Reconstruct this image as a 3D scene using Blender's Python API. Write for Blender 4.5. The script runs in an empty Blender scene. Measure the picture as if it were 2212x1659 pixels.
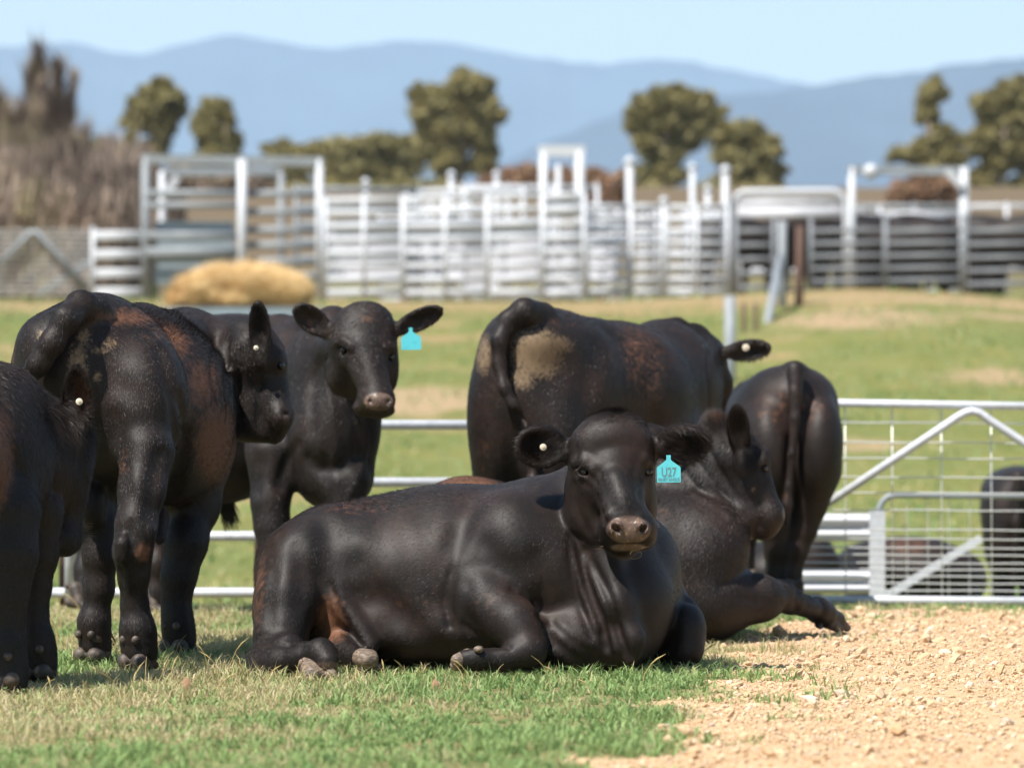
import bpy, bmesh, math, random
import numpy as np
from mathutils import Vector, Matrix

# ------------------------------------------------------------------ camera, light, exposure
S = bpy.context.scene
COL = S.collection
FPX = 8295.0          # focal length in units of the 2212-px-wide measuring frame
CAM_H = 0.85
cam_d = bpy.data.cameras.new("camera")
cam = bpy.data.objects.new("camera", cam_d)
COL.objects.link(cam)
cam.location = (0, 0, CAM_H)
cam.rotation_euler = (math.radians(90), 0, 0)
cam_d.sensor_width = 36.0
cam_d.lens = 135.0
cam_d.shift_y = (940.0 - 829.5) / 2212.0
cam_d.clip_start = 0.5
cam_d.clip_end = 60000
cam_d.dof.use_dof = True
cam_d.dof.focus_distance = 13.75
cam_d.dof.aperture_fstop = 3.0
S.camera = cam

SUN_DIR = Vector((-0.37, -0.36, 0.86)).normalized()     # towards the sun
sun_d = bpy.data.lights.new("sun", 'SUN')
sun_d.energy = 5.0
sun_d.angle = math.radians(0.53)
sun_d.color = (1.0, 0.955, 0.88)
sun = bpy.data.objects.new("sun", sun_d)
COL.objects.link(sun)
sun.rotation_euler = SUN_DIR.to_track_quat('Z', 'Y').to_euler()
W = bpy.data.worlds.new("World")
S.world = W
W.use_nodes = True
wn = W.node_tree
sky = wn.nodes.new('ShaderNodeTexSky')
sky.sky_type = 'NISHITA'
sky.sun_disc = False
sky.sun_elevation = math.asin(SUN_DIR.z)
sky.sun_rotation = math.atan2(SUN_DIR.x, SUN_DIR.y)
sky.altitude = 300
sky.air_density = 1.45
sky.dust_density = 0.0
sky.ozone_density = 1.0
wn.links.new(sky.outputs[0], wn.nodes['Background'].inputs[0])
wn.nodes['Background'].inputs[1].default_value = 0.080
S.view_settings.view_transform = 'Standard'
S.view_settings.look = 'None'
S.view_settings.gamma = 1
S.view_settings.exposure = 0.87
S.cycles.use_denoising = True
S.cycles.max_bounces = 6
S.cycles.volume_bounces = 2
S.cycles.transparent_max_bounces = 8

# ------------------------------------------------------------------ helpers
rng = np.random.default_rng(7)
random.seed(7)

def P(u, v, d):
    return np.array([(u - 1106.0) / FPX * d, d, CAM_H - (v - 940.0) / FPX * d])

def px(n, d):
    return n / FPX * d

def tag(o, label=None, cat=None, group=None, kind=None):
    if label: o['label'] = label
    if cat: o['category'] = cat
    if group: o['group'] = group
    if kind: o['kind'] = kind
    return o

def link(name, me, mats=(), parent=None):
    o = bpy.data.objects.new(name, me)
    COL.objects.link(o)
    for m in (mats if isinstance(mats, (list, tuple)) else [mats]):
        me.materials.append(m)
    if parent is not None:
        o.parent = parent
        o.matrix_parent_inverse = parent.matrix_basis.inverted()
    return o

def empty(name, loc):
    o = bpy.data.objects.new(name, None)
    o.empty_display_size = 0.2
    COL.objects.link(o)
    o.location = loc
    return o

def np_mesh(name, V, F, smooth=True, mat_idx=None):
    """V (n,3); F (m,k) with one k"""
    me = bpy.data.meshes.new(name)
    V = np.ascontiguousarray(V, dtype=np.float32)
    F = np.ascontiguousarray(F, dtype=np.int32)
    m, k = F.shape
    me.vertices.add(len(V)); me.vertices.foreach_set('co', V.ravel())
    me.loops.add(m * k); me.loops.foreach_set('vertex_index', F.ravel())
    me.polygons.add(m)
    me.polygons.foreach_set('loop_start', np.arange(0, m * k, k, dtype=np.int32))
    me.polygons.foreach_set('loop_total', np.full(m, k, dtype=np.int32))
    me.polygons.foreach_set('use_smooth', np.full(m, smooth, dtype=bool))
    if mat_idx is not None:
        me.polygons.foreach_set('material_index', np.asarray(mat_idx, dtype=np.int32))
    me.update(calc_edges=True)
    return me

def attr(me, name, vals):
    a = me.attributes.new(name, 'FLOAT', 'POINT')
    a.data.foreach_set('value', np.ascontiguousarray(vals, dtype=np.float32))

class MB:
    """collects boxes, tubes, balls into one mesh"""
    def __init__(s): s.V = []; s.F = []; s.n = 0
    def add(s, V, F):
        s.V.append(np.asarray(V, float)); s.F += [tuple(i + s.n for i in f) for f in F]; s.n += len(V)
    def box(s, a, b, yaw=0, c=None):
        x0, y0, z0 = a; x1, y1, z1 = b
        V = np.array([(x0,y0,z0),(x1,y0,z0),(x1,y1,z0),(x0,y1,z0),(x0,y0,z1),(x1,y0,z1),(x1,y1,z1),(x0,y1,z1)], float)
        if yaw:
            c = V.mean(0) if c is None else np.asarray(c, float)
            ca, sa = math.cos(yaw), math.sin(yaw)
            R = np.array([[ca,-sa,0],[sa,ca,0],[0,0,1]])
            V = (V - c) @ R.T + c
        s.add(V, [(3,2,1,0),(4,5,6,7),(0,1,5,4),(1,2,6,5),(2,3,7,6),(3,0,4,7)]); return s
    def bar(s, p, q, w, h, up=(0,0,1)):
        """rectangular bar p->q, w across, h along up"""
        p = np.asarray(p, float); q = np.asarray(q, float); d = q - p; L = np.linalg.norm(d); d /= L
        u = np.asarray(up, float); x = np.cross(d, u)
        if np.linalg.norm(x) < 1e-4: x = np.cross(d, (0,1,0))
        x /= np.linalg.norm(x); u = np.cross(x, d)
        V = [p + sx*x*w/2 + su*u*h/2 for sx, su in ((-1,-1),(1,-1),(1,1),(-1,1))]
        V += [v + (q - p) for v in V]
        s.add(V, [(3,2,1,0),(4,5,6,7),(0,1,5,4),(1,2,6,5),(2,3,7,6),(3,0,4,7)]); return s
    def tube(s, pts, r, n=12, caps=True):
        pts = [np.asarray(p, float) for p in pts]
        rr = r if hasattr(r, '__len__') else [r] * len(pts)
        prev = None; V = []; F = []
        for i, p in enumerate(pts):
            t = (pts[min(i+1, len(pts)-1)] - pts[max(i-1, 0)]); t /= np.linalg.norm(t) + 1e-12
            if prev is None:
                a = np.array([0,0,1.]) if abs(t[2]) < 0.9 else np.array([1.,0,0])
            else: a = prev
            x = a - t * a.dot(t); x /= np.linalg.norm(x); prev = x; y = np.cross(t, x)
            for k in range(n):
                an = 2*math.pi*k/n
                V.append(p + rr[i]*(math.cos(an)*x + math.sin(an)*y))
        for i in range(len(pts)-1):
            for k in range(n):
                F.append((i*n+k, i*n+(k+1)%n, (i+1)*n+(k+1)%n, (i+1)*n+k))
        if caps:
            F.append(tuple(range(n))[::-1]); F.append(tuple((len(pts)-1)*n+k for k in range(n)))
        s.add(V, F); return s
    def ball(s, c, r, n=12, m=8):
        r = np.asarray(r if hasattr(r, '__len__') else (r, r, r), float); c = np.asarray(c, float); V = []; F = []
        for j in range(m+1):
            th = math.pi*j/m
            for i in range(n):
                ph = 2*math.pi*i/n
                V.append(c + r*np.array([math.sin(th)*math.cos(ph), math.sin(th)*math.sin(ph), math.cos(th)]))
        for j in range(m):
            for i in range(n):
                F.append((j*n+i, (j+1)*n+i, (j+1)*n+(i+1)%n, j*n+(i+1)%n))
        s.add(V, F); return s
    def build(s, name, mat, parent=None, smooth=False):
        me = bpy.data.meshes.new(name)
        me.from_pydata(np.concatenate(s.V).tolist(), [], s.F)
        if smooth: me.polygons.foreach_set('use_smooth', [True]*len(me.polygons))
        me.update()
        return link(name, me, mat, parent)

# ------------------------------------------------------------------ node material helper
class NT:
    def __init__(s, name, disp=False):
        s.m = bpy.data.materials.new(name); s.m.use_nodes = True
        s.t = s.m.node_tree; s.b = s.t.nodes['Principled BSDF']; s.out = s.t.nodes['Material Output']
    def n(s, typ, **kw):
        nd = s.t.nodes.new(typ)
        for k, v in kw.items():
            if k.startswith('i_'): s.set(nd.inputs[int(k[2:])] if k[2:].isdigit() else nd.inputs[k[2:].replace('_', ' ')], v)
            else: setattr(nd, k, v)
        return nd
    def set(s, sock, v):
        if isinstance(v, bpy.types.NodeSocket): s.t.links.new(v, sock)
        elif isinstance(v, bpy.types.Node): s.t.links.new(v.outputs[0], sock)
        else: sock.default_value = v
    def math(s, op, a, b=0.0, c=None, clamp=False):
        nd = s.t.nodes.new('ShaderNodeMath'); nd.operation = op; nd.use_clamp = clamp
        s.set(nd.inputs[0], a); s.set(nd.inputs[1], b)
        if c is not None: s.set(nd.inputs[2], c)
        return nd.outputs[0]
    def mix(s, f, a, b):
        nd = s.t.nodes.new('ShaderNodeMix'); nd.data_type = 'RGBA'
        s.set(nd.inputs[0], f)
        s.set(nd.inputs[6], a if not isinstance(a, tuple) else (*a, 1)[:4]); s.set(nd.inputs[7], b if not isinstance(b, tuple) else (*b, 1)[:4])
        return nd.outputs[2]
    def coord(s, which='Object'):
        return s.t.nodes.new('ShaderNodeTexCoord').outputs[which]
    def map(s, co, scale=(1,1,1), rot=(0,0,0)):
        nd = s.t.nodes.new('ShaderNodeMapping'); s.set(nd.inputs[0], co); nd.inputs['Scale'].default_value = scale; nd.inputs['Rotation'].default_value = rot
        return nd.outputs[0]
    def noise(s, co, scale, detail=3, rough=0.55, dist=0.0):
        nd = s.t.nodes.new('ShaderNodeTexNoise'); s.set(nd.inputs['Vector'], co)
        nd.inputs['Scale'].default_value = scale; nd.inputs['Detail'].default_value = detail
        nd.inputs['Roughness'].default_value = rough; nd.inputs['Distortion'].default_value = dist
        return nd.outputs[0]
    def ramp(s, f, lo, hi):
        nd = s.t.nodes.new('ShaderNodeMapRange'); nd.interpolation_type = 'SMOOTHSTEP'
        s.set(nd.inputs[0], f); nd.inputs[1].default_value = lo; nd.inputs[2].default_value = hi
        return nd.outputs[0]
    def attr(s, name):
        nd = s.t.nodes.new('ShaderNodeAttribute'); nd.attribute_name = name
        return nd.outputs['Fac']
    def bump(s, h, strength, dist=0.01):
        nd = s.t.nodes.new('ShaderNodeBump'); s.set(nd.inputs['Height'], h); nd.inputs['Strength'].default_value = strength; nd.inputs['Distance'].default_value = dist
        s.t.links.new(nd.outputs[0], s.b.inputs['Normal']); return nd
    def col(s, v):
        s.set(s.b.inputs['Base Color'], (*v, 1) if isinstance(v, tuple) else v)
    def p(s, **kw):
        for k, v in kw.items(): s.set(s.b.inputs[k.replace('_', ' ')], v)
        return s
# ------------------------------------------------------------------ solid modelling field -> smooth mesh
def smin(a, b, k):
    h = np.maximum(k - np.abs(a - b), 0) / k
    return np.minimum(a, b) - h * h * k * 0.25

def rot_px(ang=0, yaw=0, pitch=0):
    """ang: turn in the picture plane (degrees, anticlockwise seen from -Y), yaw about Z, pitch about X"""
    a, y, p = math.radians(ang), math.radians(yaw), math.radians(pitch)
    Ry = np.array([[math.cos(a), 0, -math.sin(a)], [0, 1, 0], [math.sin(a), 0, math.cos(a)]])
    Rz = np.array([[math.cos(y), -math.sin(y), 0], [math.sin(y), math.cos(y), 0], [0, 0, 1]])
    Rx = np.array([[1, 0, 0], [0, math.cos(p), -math.sin(p)], [0, math.sin(p), math.cos(p)]])
    return Rz @ Rx @ Ry

class Field:
    def __init__(s, lo, hi, h):
        s.h = h; s.lo = np.asarray(lo, float)
        n = np.ceil((np.asarray(hi) - s.lo) / h).astype(int) + 1
        s.ax = [(s.lo[i] + h * np.arange(n[i])).astype(np.float32) for i in range(3)]
        s.F = np.full(tuple(n), 1.0, dtype=np.float32)
    def loc(s, lo, hi):
        sl = []
        for i in range(3):
            a = int(np.clip(math.floor((lo[i] - s.lo[i]) / s.h), 0, len(s.ax[i]))); b = int(np.clip(math.ceil((hi[i] - s.lo[i]) / s.h) + 1, 0, len(s.ax[i])))
            if b <= a: return None
            sl.append(slice(a, b))
        x, y, z = s.ax[0][sl[0]][:, None, None], s.ax[1][sl[1]][None, :, None], s.ax[2][sl[2]][None, None, :]
        return tuple(sl), x, y, z
    def _put(s, q, d, k, sub):
        sl = q[0]
        if sub: s.F[sl] = -smin(-s.F[sl], d, k)
        else: s.F[sl] = smin(s.F[sl], d, k)
    def cone(s, a, b, ra, rb, k=0.03, sub=False, flat=None):
        a = np.asarray(a, float); b = np.asarray(b, float); R = max(ra, rb) + k + 2.5 * s.h
        q = s.loc(np.minimum(a, b) - R, np.maximum(a, b) + R)
        if q is None: return
        _, x, y, z = q
        ab = b - a; L2 = max(ab.dot(ab), 1e-9)
        t = np.clip(((x - a[0]) * ab[0] + (y - a[1]) * ab[1] + (z - a[2]) * ab[2]) / L2, 0, 1)
        d = np.sqrt((x - a[0] - t * ab[0])**2 + (y - a[1] - t * ab[1])**2 + (z - a[2] - t * ab[2])**2) - (ra + (rb - ra) * t)
        s._put(q, d.astype(np.float32), k, sub)
    def ell(s, c, r, R=None, k=0.05, sub=False):
        c = np.asarray(c, float); r = np.asarray(r, float)
        R = np.eye(3) if R is None else R
        ext = np.sqrt(((R * r[None, :])**2).sum(1)) + k + 2.5 * s.h
        q = s.loc(c - ext, c + ext)
        if q is None: return
        _, x, y, z = q
        dx, dy, dz = x - c[0], y - c[1], z - c[2]
        L = [dx * R[0, i] + dy * R[1, i] + dz * R[2, i] for i in range(3)]
        k0 = np.sqrt(sum((L[i] / r[i])**2 for i in range(3))) + 1e-6
        k1 = np.sqrt(sum((L[i] / r[i]**2)**2 for i in range(3))) + 1e-6
        s._put(q, (k0 * (k0 - 1) / k1).astype(np.float32), k, sub)
    def groove(s, pts, w, amp):
        pts = [np.asarray(p, float) for p in pts]
        A = np.array(pts); R = 2.5 * w
        q = s.loc(A.min(0) - R, A.max(0) + R)
        if q is None: return
        sl, x, y, z = q
        best = None
        for a, b in zip(pts[:-1], pts[1:]):
            ab = b - a; L2 = max(ab.dot(ab), 1e-9)
            t = np.clip(((x - a[0]) * ab[0] + (y - a[1]) * ab[1] + (z - a[2]) * ab[2]) / L2, 0, 1)
            d2 = (x - a[0] - t * ab[0])**2 + (y - a[1] - t * ab[1])**2 + (z - a[2] - t * ab[2])**2
            best = d2 if best is None else np.minimum(best, d2)
        s.F[sl] += (amp * np.exp(-best / (w * w))).astype(np.float32)
    def mesh(s):
        F = s.F; h = s.h; nx, ny, nz = F.shape
        ins = F < 0
        c = [ins[i:nx-1+i, j:ny-1+j, k:nz-1+k] for i in (0,1) for j in (0,1) for k in (0,1)]
        cnt = sum(a.astype(np.int8) for a in c)
        act = (cnt > 0) & (cnt < 8)
        I, J, K = np.nonzero(act)
        idx = np.full(act.shape, -1, dtype=np.int32); idx[I, J, K] = np.arange(len(I))
        acc = np.zeros((len(I), 3)); num = np.zeros(len(I))
        for ax in range(3):
            o = [0, 0, 0]; o[ax] = 1
            others = [a for a in range(3) if a != ax]
            for p in (0, 1):
                for r in (0, 1):
                    b = [0, 0, 0]; b[others[0]] = p; b[others[1]] = r
                    f0 = F[I+b[0], J+b[1], K+b[2]]; f1 = F[I+b[0]+o[0], J+b[1]+o[1], K+b[2]+o[2]]
                    cr = (f0 < 0) != (f1 < 0)
                    t = np.where(cr, f0 / np.where(cr, f0 - f1, 1), 0)
                    pos = np.zeros((len(I), 3)); pos[:] = b; pos[:, ax] += t
                    acc += pos * cr[:, None]; num += cr
        V = np.stack([I, J, K], 1) + acc / num[:, None]
        V = V * h + s.lo
        faces = []
        for ax in range(3):
            o1, o2 = [(1, 2), (2, 0), (0, 1)][ax]
            sh = list(F.shape); sh[ax] -= 1
            a = [slice(0, -1) if i == ax else slice(None) for i in range(3)]; b = [slice(1, None) if i == ax else slice(None) for i in range(3)]
            A = ins[tuple(a)]; B = ins[tuple(b)]
            ii = np.array(np.nonzero(A != B)).T
            ok = (ii[:, o1] > 0) & (ii[:, o2] > 0) & (ii[:, o1] < F.shape[o1]-1) & (ii[:, o2] < F.shape[o2]-1)
            ii = ii[ok]
            e1 = np.zeros(3, int); e1[o1] = 1; e2 = np.zeros(3, int); e2[o2] = 1
            g = lambda q: idx[q[:, 0], q[:, 1], q[:, 2]]
            quad = np.stack([g(ii), g(ii-e1), g(ii-e1-e2), g(ii-e2)], 1)
            flip = ~A[ii[:, 0], ii[:, 1], ii[:, 2]]
            quad[flip] = quad[flip][:, ::-1]
            faces.append(quad)
        return V, np.concatenate(faces)

def relax(V, Fq, it=2, lam=0.5):
    n = len(V)
    e = np.concatenate([Fq[:, [0,1]], Fq[:, [1,2]], Fq[:, [2,3]], Fq[:, [3,0]]])
    for _ in range(it):
        acc = np.zeros_like(V); cnt = np.zeros(n)
        for a, b in ((0, 1), (1, 0)):
            for c in range(3): acc[:, c] += np.bincount(e[:, a], V[e[:, b], c], n)
            cnt += np.bincount(e[:, a], minlength=n)
        V = V + lam * (acc / np.maximum(cnt, 1)[:, None] - V)
    return V

def vnormals(V, Fq):
    fn = np.cross(V[Fq[:, 2]] - V[Fq[:, 0]], V[Fq[:, 3]] - V[Fq[:, 1]])
    N = np.zeros_like(V)
    for j in range(4):
        for c in range(3): N[:, c] += np.bincount(Fq[:, j], fn[:, c], len(V))
    N /= np.linalg.norm(N, axis=1)[:, None] + 1e-12
    return N, fn

def blobval(pts, blobs):
    """blobs: (centre, radii(m) scalar or 3, strength)"""
    out = np.zeros(len(pts))
    for c, r, st in blobs:
        q = ((pts - np.asarray(c)) / np.asarray(r))
        out = np.maximum(out, st * np.clip(1.35 - np.sqrt((q**2).sum(1)), 0, 1))
    return out

def fur(V, N, Fq, fn, count, flow, length=0.016, width=0.0016, lift=0.22, seed=1, extra=(), only=()):
    """flat three-corner hairs lying along the flow over the surface. flow: (point, dir, radius, length factor)"""
    r = np.random.default_rng(seed)
    area = np.linalg.norm(fn, axis=1) * 0.5
    cen = V[Fq].mean(1)
    w = area.copy()
    for c, rad, f in extra:
        w *= 1 + (f - 1) * np.exp(-(((cen - np.asarray(c)) / np.asarray(rad))**2).sum(1))
    if only:
        ow = np.zeros(len(area))
        for c, rad, f in only: ow += f * np.exp(-(((cen - np.asarray(c)) / np.asarray(rad))**2).sum(1) * 2)
        w = area * np.where(ow > 0.03, ow, 0)
    fi = r.choice(len(Fq), count, p=w / w.sum())
    a, b = r.random(count), r.random(count)
    Q = V[Fq[fi]]; NQ = N[Fq[fi]]
    wts = np.stack([(1-a)*(1-b), a*(1-b), a*b, (1-a)*b], 1)[:, :, None]
    p = (Q * wts).sum(1); n = (NQ * wts).sum(1); n /= np.linalg.norm(n, axis=1)[:, None] + 1e-9
    D = np.zeros((count, 3)); Lf = np.zeros(count); Ws = np.full(count, 1e-6)
    for c, dr, rad, lf in flow:
        wg = np.exp(-((p - np.asarray(c))**2).sum(1) / (rad * rad))
        dr = np.asarray(dr, float)
        if dr.shape == (3,): D += wg[:, None] * dr / np.linalg.norm(dr)
        Lf += wg * lf; Ws += wg
    Lf = Lf / Ws
    D += 1e-3 * np.array([0.3, 0.1, -1])
    D += r.normal(0, 0.18, D.shape) * np.linalg.norm(D, axis=1)[:, None]
    T = D - n * (D * n).sum(1)[:, None]; T /= np.linalg.norm(T, axis=1)[:, None] + 1e-9
    L = length * Lf * r.uniform(0.55, 1.35, count)
    B = np.cross(n, T); w2 = width * r.uniform(0.6, 1.3, count)
    lf = lift * r.uniform(0.4, 1.6, count)
    tw = r.normal(0, 0.38, count)[:, None]; B = B * np.cos(tw) + n * np.sin(tw)
    dirv = T * np.cos(lf)[:, None] + n * np.sin(lf)[:, None]
    p0 = p - n * 0.001 - B * w2[:, None] / 2; p1 = p - n * 0.001 + B * w2[:, None] / 2
    tip = p + dirv * L[:, None] - n * (L * 0.10)[:, None]
    HV = np.stack([p0, p1, tip], 1).reshape(-1, 3)
    HF = np.arange(count * 3).reshape(-1, 3)
    return HV, HF

def sdf_object(name, fld, mats, parent, rust=(), dust=(), pad=(), hair=None, smooth_it=2, seed=1, hair2=()):
    V, Fq = fld.mesh() if isinstance(fld, Field) else fld
    V = relax(V, Fq, smooth_it)
    N, fn = vnormals(V, Fq)
    me = np_mesh(name, V, Fq)
    for nm, bl in (('rust', rust), ('dust', dust), ('pad', pad)): attr(me, nm, blobval(V, bl))
    o = link(name, me, mats[0], parent)
    h = None
    if hair:
        HV, HF = fur(V, N, Fq, fn, seed=seed, **hair)
        for j, h2 in enumerate(hair2):
            dd = dict(flow=hair['flow']); dd.update(h2); hv, hf = fur(V, N, Fq, fn, seed=seed + 50 + j, **dd)
            HF = np.concatenate([HF, hf + len(HV)]); HV = np.concatenate([HV, hv])
        hm = np_mesh('hair', HV, HF, smooth=False)
        for nm, bl in (('rust', rust), ('dust', dust), ('pad', pad)): attr(hm, nm, np.repeat(blobval(HV[::3], bl), 3))
        tn = np.random.default_rng(seed).random(len(HF))
        attr(hm, 'strand', np.repeat(tn, 3))
        h = link('hair', hm, mats[1], parent)
        h['kind'] = 'stuff'
    return o, h

def coat_material(name, hairy=False, base=(0.0070, 0.0050, 0.0043), brown=(0.034, 0.0172, 0.0115)):
    t = NT(name)
    co = t.coord('Object')
    n1 = t.noise(co, 3.2, 4, 0.6); n2 = t.noise(co, 38, 3, 0.6); n3 = t.noise(co, 160, 2)
    f = t.math('ADD', t.math('MULTIPLY', n1, 0.75), t.math('MULTIPLY', n2, 0.35))
    c = t.mix(t.math('MULTIPLY', t.ramp(f, 0.44, 0.80), 0.75), base, brown)
    c = t.mix(t.math('MULTIPLY', t.ramp(n3, 0.35, 0.75), 0.35), c, (base[0]*2.0, base[1]*1.9, base[2]*1.8))
    ru = t.math('ADD', t.attr('rust'), t.math('MULTIPLY', t.math('SUBTRACT', n2, 0.5), 1.1))
    c = t.mix(t.math('MULTIPLY', t.ramp(ru, 0.25, 1.0), t.ramp(t.attr('rust'), 0.02, 0.45)), c, (0.150, 0.066, 0.034))
    n4 = t.noise(co, 75, 4, 0.65)
    du = t.math('ADD', t.attr('dust'), t.math('MULTIPLY', t.math('SUBTRACT', n4, 0.5), 1.6))
    c = t.mix(t.math('MULTIPLY', t.math('MULTIPLY', t.ramp(du, 0.30, 1.05), 0.85), t.ramp(t.attr('dust'), 0.02, 0.2)), c, (0.235, 0.160, 0.092))
    pa = t.ramp(t.attr('pad'), 0.3, 0.7)
    c = t.mix(pa, c, t.mix(t.ramp(n4, 0.54, 0.68), (0.105, 0.070, 0.055), (0.26, 0.16, 0.09)))
    if hairy:
        c = t.mix(t.math('MULTIPLY', t.math('POWER', t.attr('strand'), 2.0), 0.75), c, (0.044, 0.029, 0.0225)); c = t.mix(t.ramp(t.attr('strand'), 0.30, 0.05), c, (0.004, 0.0035, 0.0035))
    big = t.noise(co, 1.7, 2); t.col(c)
    t.p(Roughness=t.math('SUBTRACT', 0.54, t.math('MULTIPLY', pa, 0.22)), Sheen_Weight=0.0, Sheen_Roughness=0.5)
    t.b.inputs['Specular IOR Level'].default_value = 0.24
    t.b.inputs['Sheen Tint'].default_value = (1, 0.9, 0.82, 1)
    if hairy:
        t.b.inputs['Specular IOR Level'].default_value = 0.36
    else:
        g = t.math('ADD', t.math('MULTIPLY', t.noise(t.map(co, (1, 1, 0.35)), 420, 2), 0.5), t.math('MULTIPLY', t.noise(co, 60, 3), 0.6))
        g = t.math('ADD', g, t.math('MULTIPLY', t.noise(co, 14, 2), 0.8))
        t.bump(g, 0.18, 0.006)
    return t.m

COAT = coat_material('black_coat')
HAIR = coat_material('black_coat_hair', True)
t = NT('hoof_horn'); co = t.coord('Object'); t.col(t.mix(t.ramp(t.noise(t.map(co, (1,1,3)), 45, 4), 0.4, 0.65), (0.080, 0.058, 0.042), (0.23, 0.165, 0.115))); t.p(Roughness=0.6); t.bump(t.noise(co, 160, 3), 0.4, 0.004); HORN = t.m
t = NT('eye_ball'); t.col((0.006, 0.005, 0.005)); t.p(Roughness=0.06); EYE = t.m
t = NT('blue_tag_plastic'); t.col(t.mix(t.math('MULTIPLY', t.ramp(t.noise(t.coord(), 55, 4), 0.45, 0.75), 0.45), (0.085, 0.50, 0.56), (0.05, 0.30, 0.34))); t.p(Roughness=0.38); t.b.inputs['Transmission Weight'].default_value = 0.0; t.b.inputs['Subsurface Weight'].default_value = 0.1; TAGB = t.m
t = NT('white_tag_plastic'); t.col((0.55, 0.48, 0.37)); t.p(Roughness=0.4); TAGW = t.m
t = NT('tag_ink'); t.col((0.10, 0.19, 0.21)); t.p(Roughness=0.6); INK = t.m
MATS = (COAT, HAIR)

def hoof(parent, parts, h=0.006):
    """parts: list of ('c', a, b, ra, rb) in world metres"""
    pts = np.array([p for q in parts for p in (q[0], q[1])]); R = max(max(q[2], q[3]) for q in parts) + 0.03
    f = Field(pts.min(0) - R, pts.max(0) + R, h)
    for a, b, ra, rb in parts: f.cone(a, b, ra, rb, 0.012)
    V, F = f.mesh(); V = relax(V, F, 2)
    return link('hoof', np_mesh('hoof', V, F), HORN, parent)

t = NT('dark_hoof'); co = t.coord('Object'); t.col(t.mix(t.ramp(t.noise(co, 40, 4), 0.4, 0.7), (0.030, 0.022, 0.017), (0.10, 0.07, 0.05))); t.p(Roughness=0.6); DHORN = t.m
def stand_hooves(parent, g, yaw, horn=None):
    """cloven hoof standing at ground point g, toes towards yaw (radians, 0 = +X)"""
    g = np.asarray(g, float); f = np.array([math.cos(yaw), math.sin(yaw), 0]); sd = np.array([-f[1], f[0], 0])
    parts = []
    for s in (-1, 1):
        c = g + sd * s * 0.031
        parts.append((c - f*0.045 + (0,0,0.034), c + f*0.055 + (0,0,0.016), 0.030, 0.017))
        parts.append((c*[1,1,1] - f*0.02 - sd*s*0.012 + (0,0,0.10), c + f*0.015 + (0,0,0.03), 0.036, 0.029))
    o = hoof(parent, parts); o.data.materials[0] = horn or DHORN
    for s in (-1, 1):
        c = g + sd*s*0.027 - f*0.062 + np.array((0,0,0.112))
        m = MB().ball(c, (0.015, 0.013, 0.016), 12, 8); m.build('dewclaw', DHORN, parent, True)

def pasterns(b, pts, yaw):
    f = np.array([math.cos(yaw), math.sin(yaw), 0])
    for g in pts:
        g = np.array(g, float); g[2] = 0.0
        b.f.cone(g - f*0.012 + (0,0,0.15), g + f*0.012 + (0,0,0.055), 0.052, 0.055, 0.03)
        b.f.groove([g - f*0.075 + (0,0,0.085), g - f*0.075 + (0,0,0.0)], 0.010, 0.012)

def eye(parent, c, r=0.021):
    return MB().ball(c, r, 20, 14).build('eyeball', EYE, parent, True)
# ------------------------------------------------------------------ bull builders
class B:
    """a bull under construction: field plus short-hand calls in measuring-frame units"""
    def __init__(s, lo, hi, h, d0):
        s.f = Field(lo, hi, h); s.d0 = d0; s.k = 0.03
    def c(s, u1, v1, d1, r1, u2, v2, d2, r2, k=None, sub=False):
        s.f.cone(P(u1, v1, d1), P(u2, v2, d2), px(r1, d1), px(r2, d2), s.k if k is None else k, sub)
    def e(s, u, v, d, ru, rv, rd, ang=0, yaw=0, k=None, sub=False, pitch=0):
        s.f.ell(P(u, v, d), (px(ru, d), rd, px(rv, d)), rot_px(ang, yaw, pitch), s.k if k is None else k, sub)
    def chain(s, pts, k=None, sub=False):
        for a, b in zip(pts[:-1], pts[1:]): s.c(*a, *b, k=k, sub=sub)
    def hit(s, u, v):
        """depth at which the line through (u, v) first meets the surface"""
        f = s.f; ds = np.arange(f.ax[1][0], f.ax[1][-1], f.h * 0.5)
        Q = np.stack([(u - 1106.0) / FPX * ds, ds, CAM_H - (v - 940.0) / FPX * ds], 1)
        I = np.round((Q - f.lo) / f.h).astype(int); sh = np.array(f.F.shape)
        ok = ((I >= 0) & (I < sh)).all(1); I = np.clip(I, 0, sh - 1)
        val = np.where(ok, f.F[I[:, 0], I[:, 1], I[:, 2]], 1.0)
        j = np.nonzero(val < 0)[0]
        return float(ds[j[0]]) if len(j) else float(s.d0)
    def g(s, pts, w, amp):
        """groove (amp > 0) or ridge drawn over the surface along picture points"""
        pts = [np.array(p[:2], float) for p in pts]; out = []
        for a, b in zip(pts[:-1], pts[1:]):
            n = max(2, int(np.linalg.norm(b - a) / 14))
            out += [a + (b - a) * i / n for i in range(n)]
        out.append(pts[-1])
        if len(out) > 3:
            o = np.array(out); o[1:-1] = (o[:-2] + 2 * o[1:-1] + o[2:]) / 4; out = list(o)
        q = [(p[0], p[1], s.hit(*p)) for p in out]
        ds = np.array([x[2] for x in q]); 
        if len(ds) > 4: ds[1:-1] = np.median(np.stack([ds[:-2], ds[1:-1], ds[2:]]), 0)
        s.f.groove([P(p[0], p[1], d) for p, d in zip(q, ds)], w, amp)
    def cs(s, pts, off=0.0, k=0.01, sub=False):
        """surface-riding rounded cord: pts (u, v, r px), off = depth offset from the surface (m, + is inwards)"""
        q = [(u, v, s.hit(u, v) + off, r) for u, v, r in pts]
        s.chain(q, k=k, sub=sub)

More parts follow.
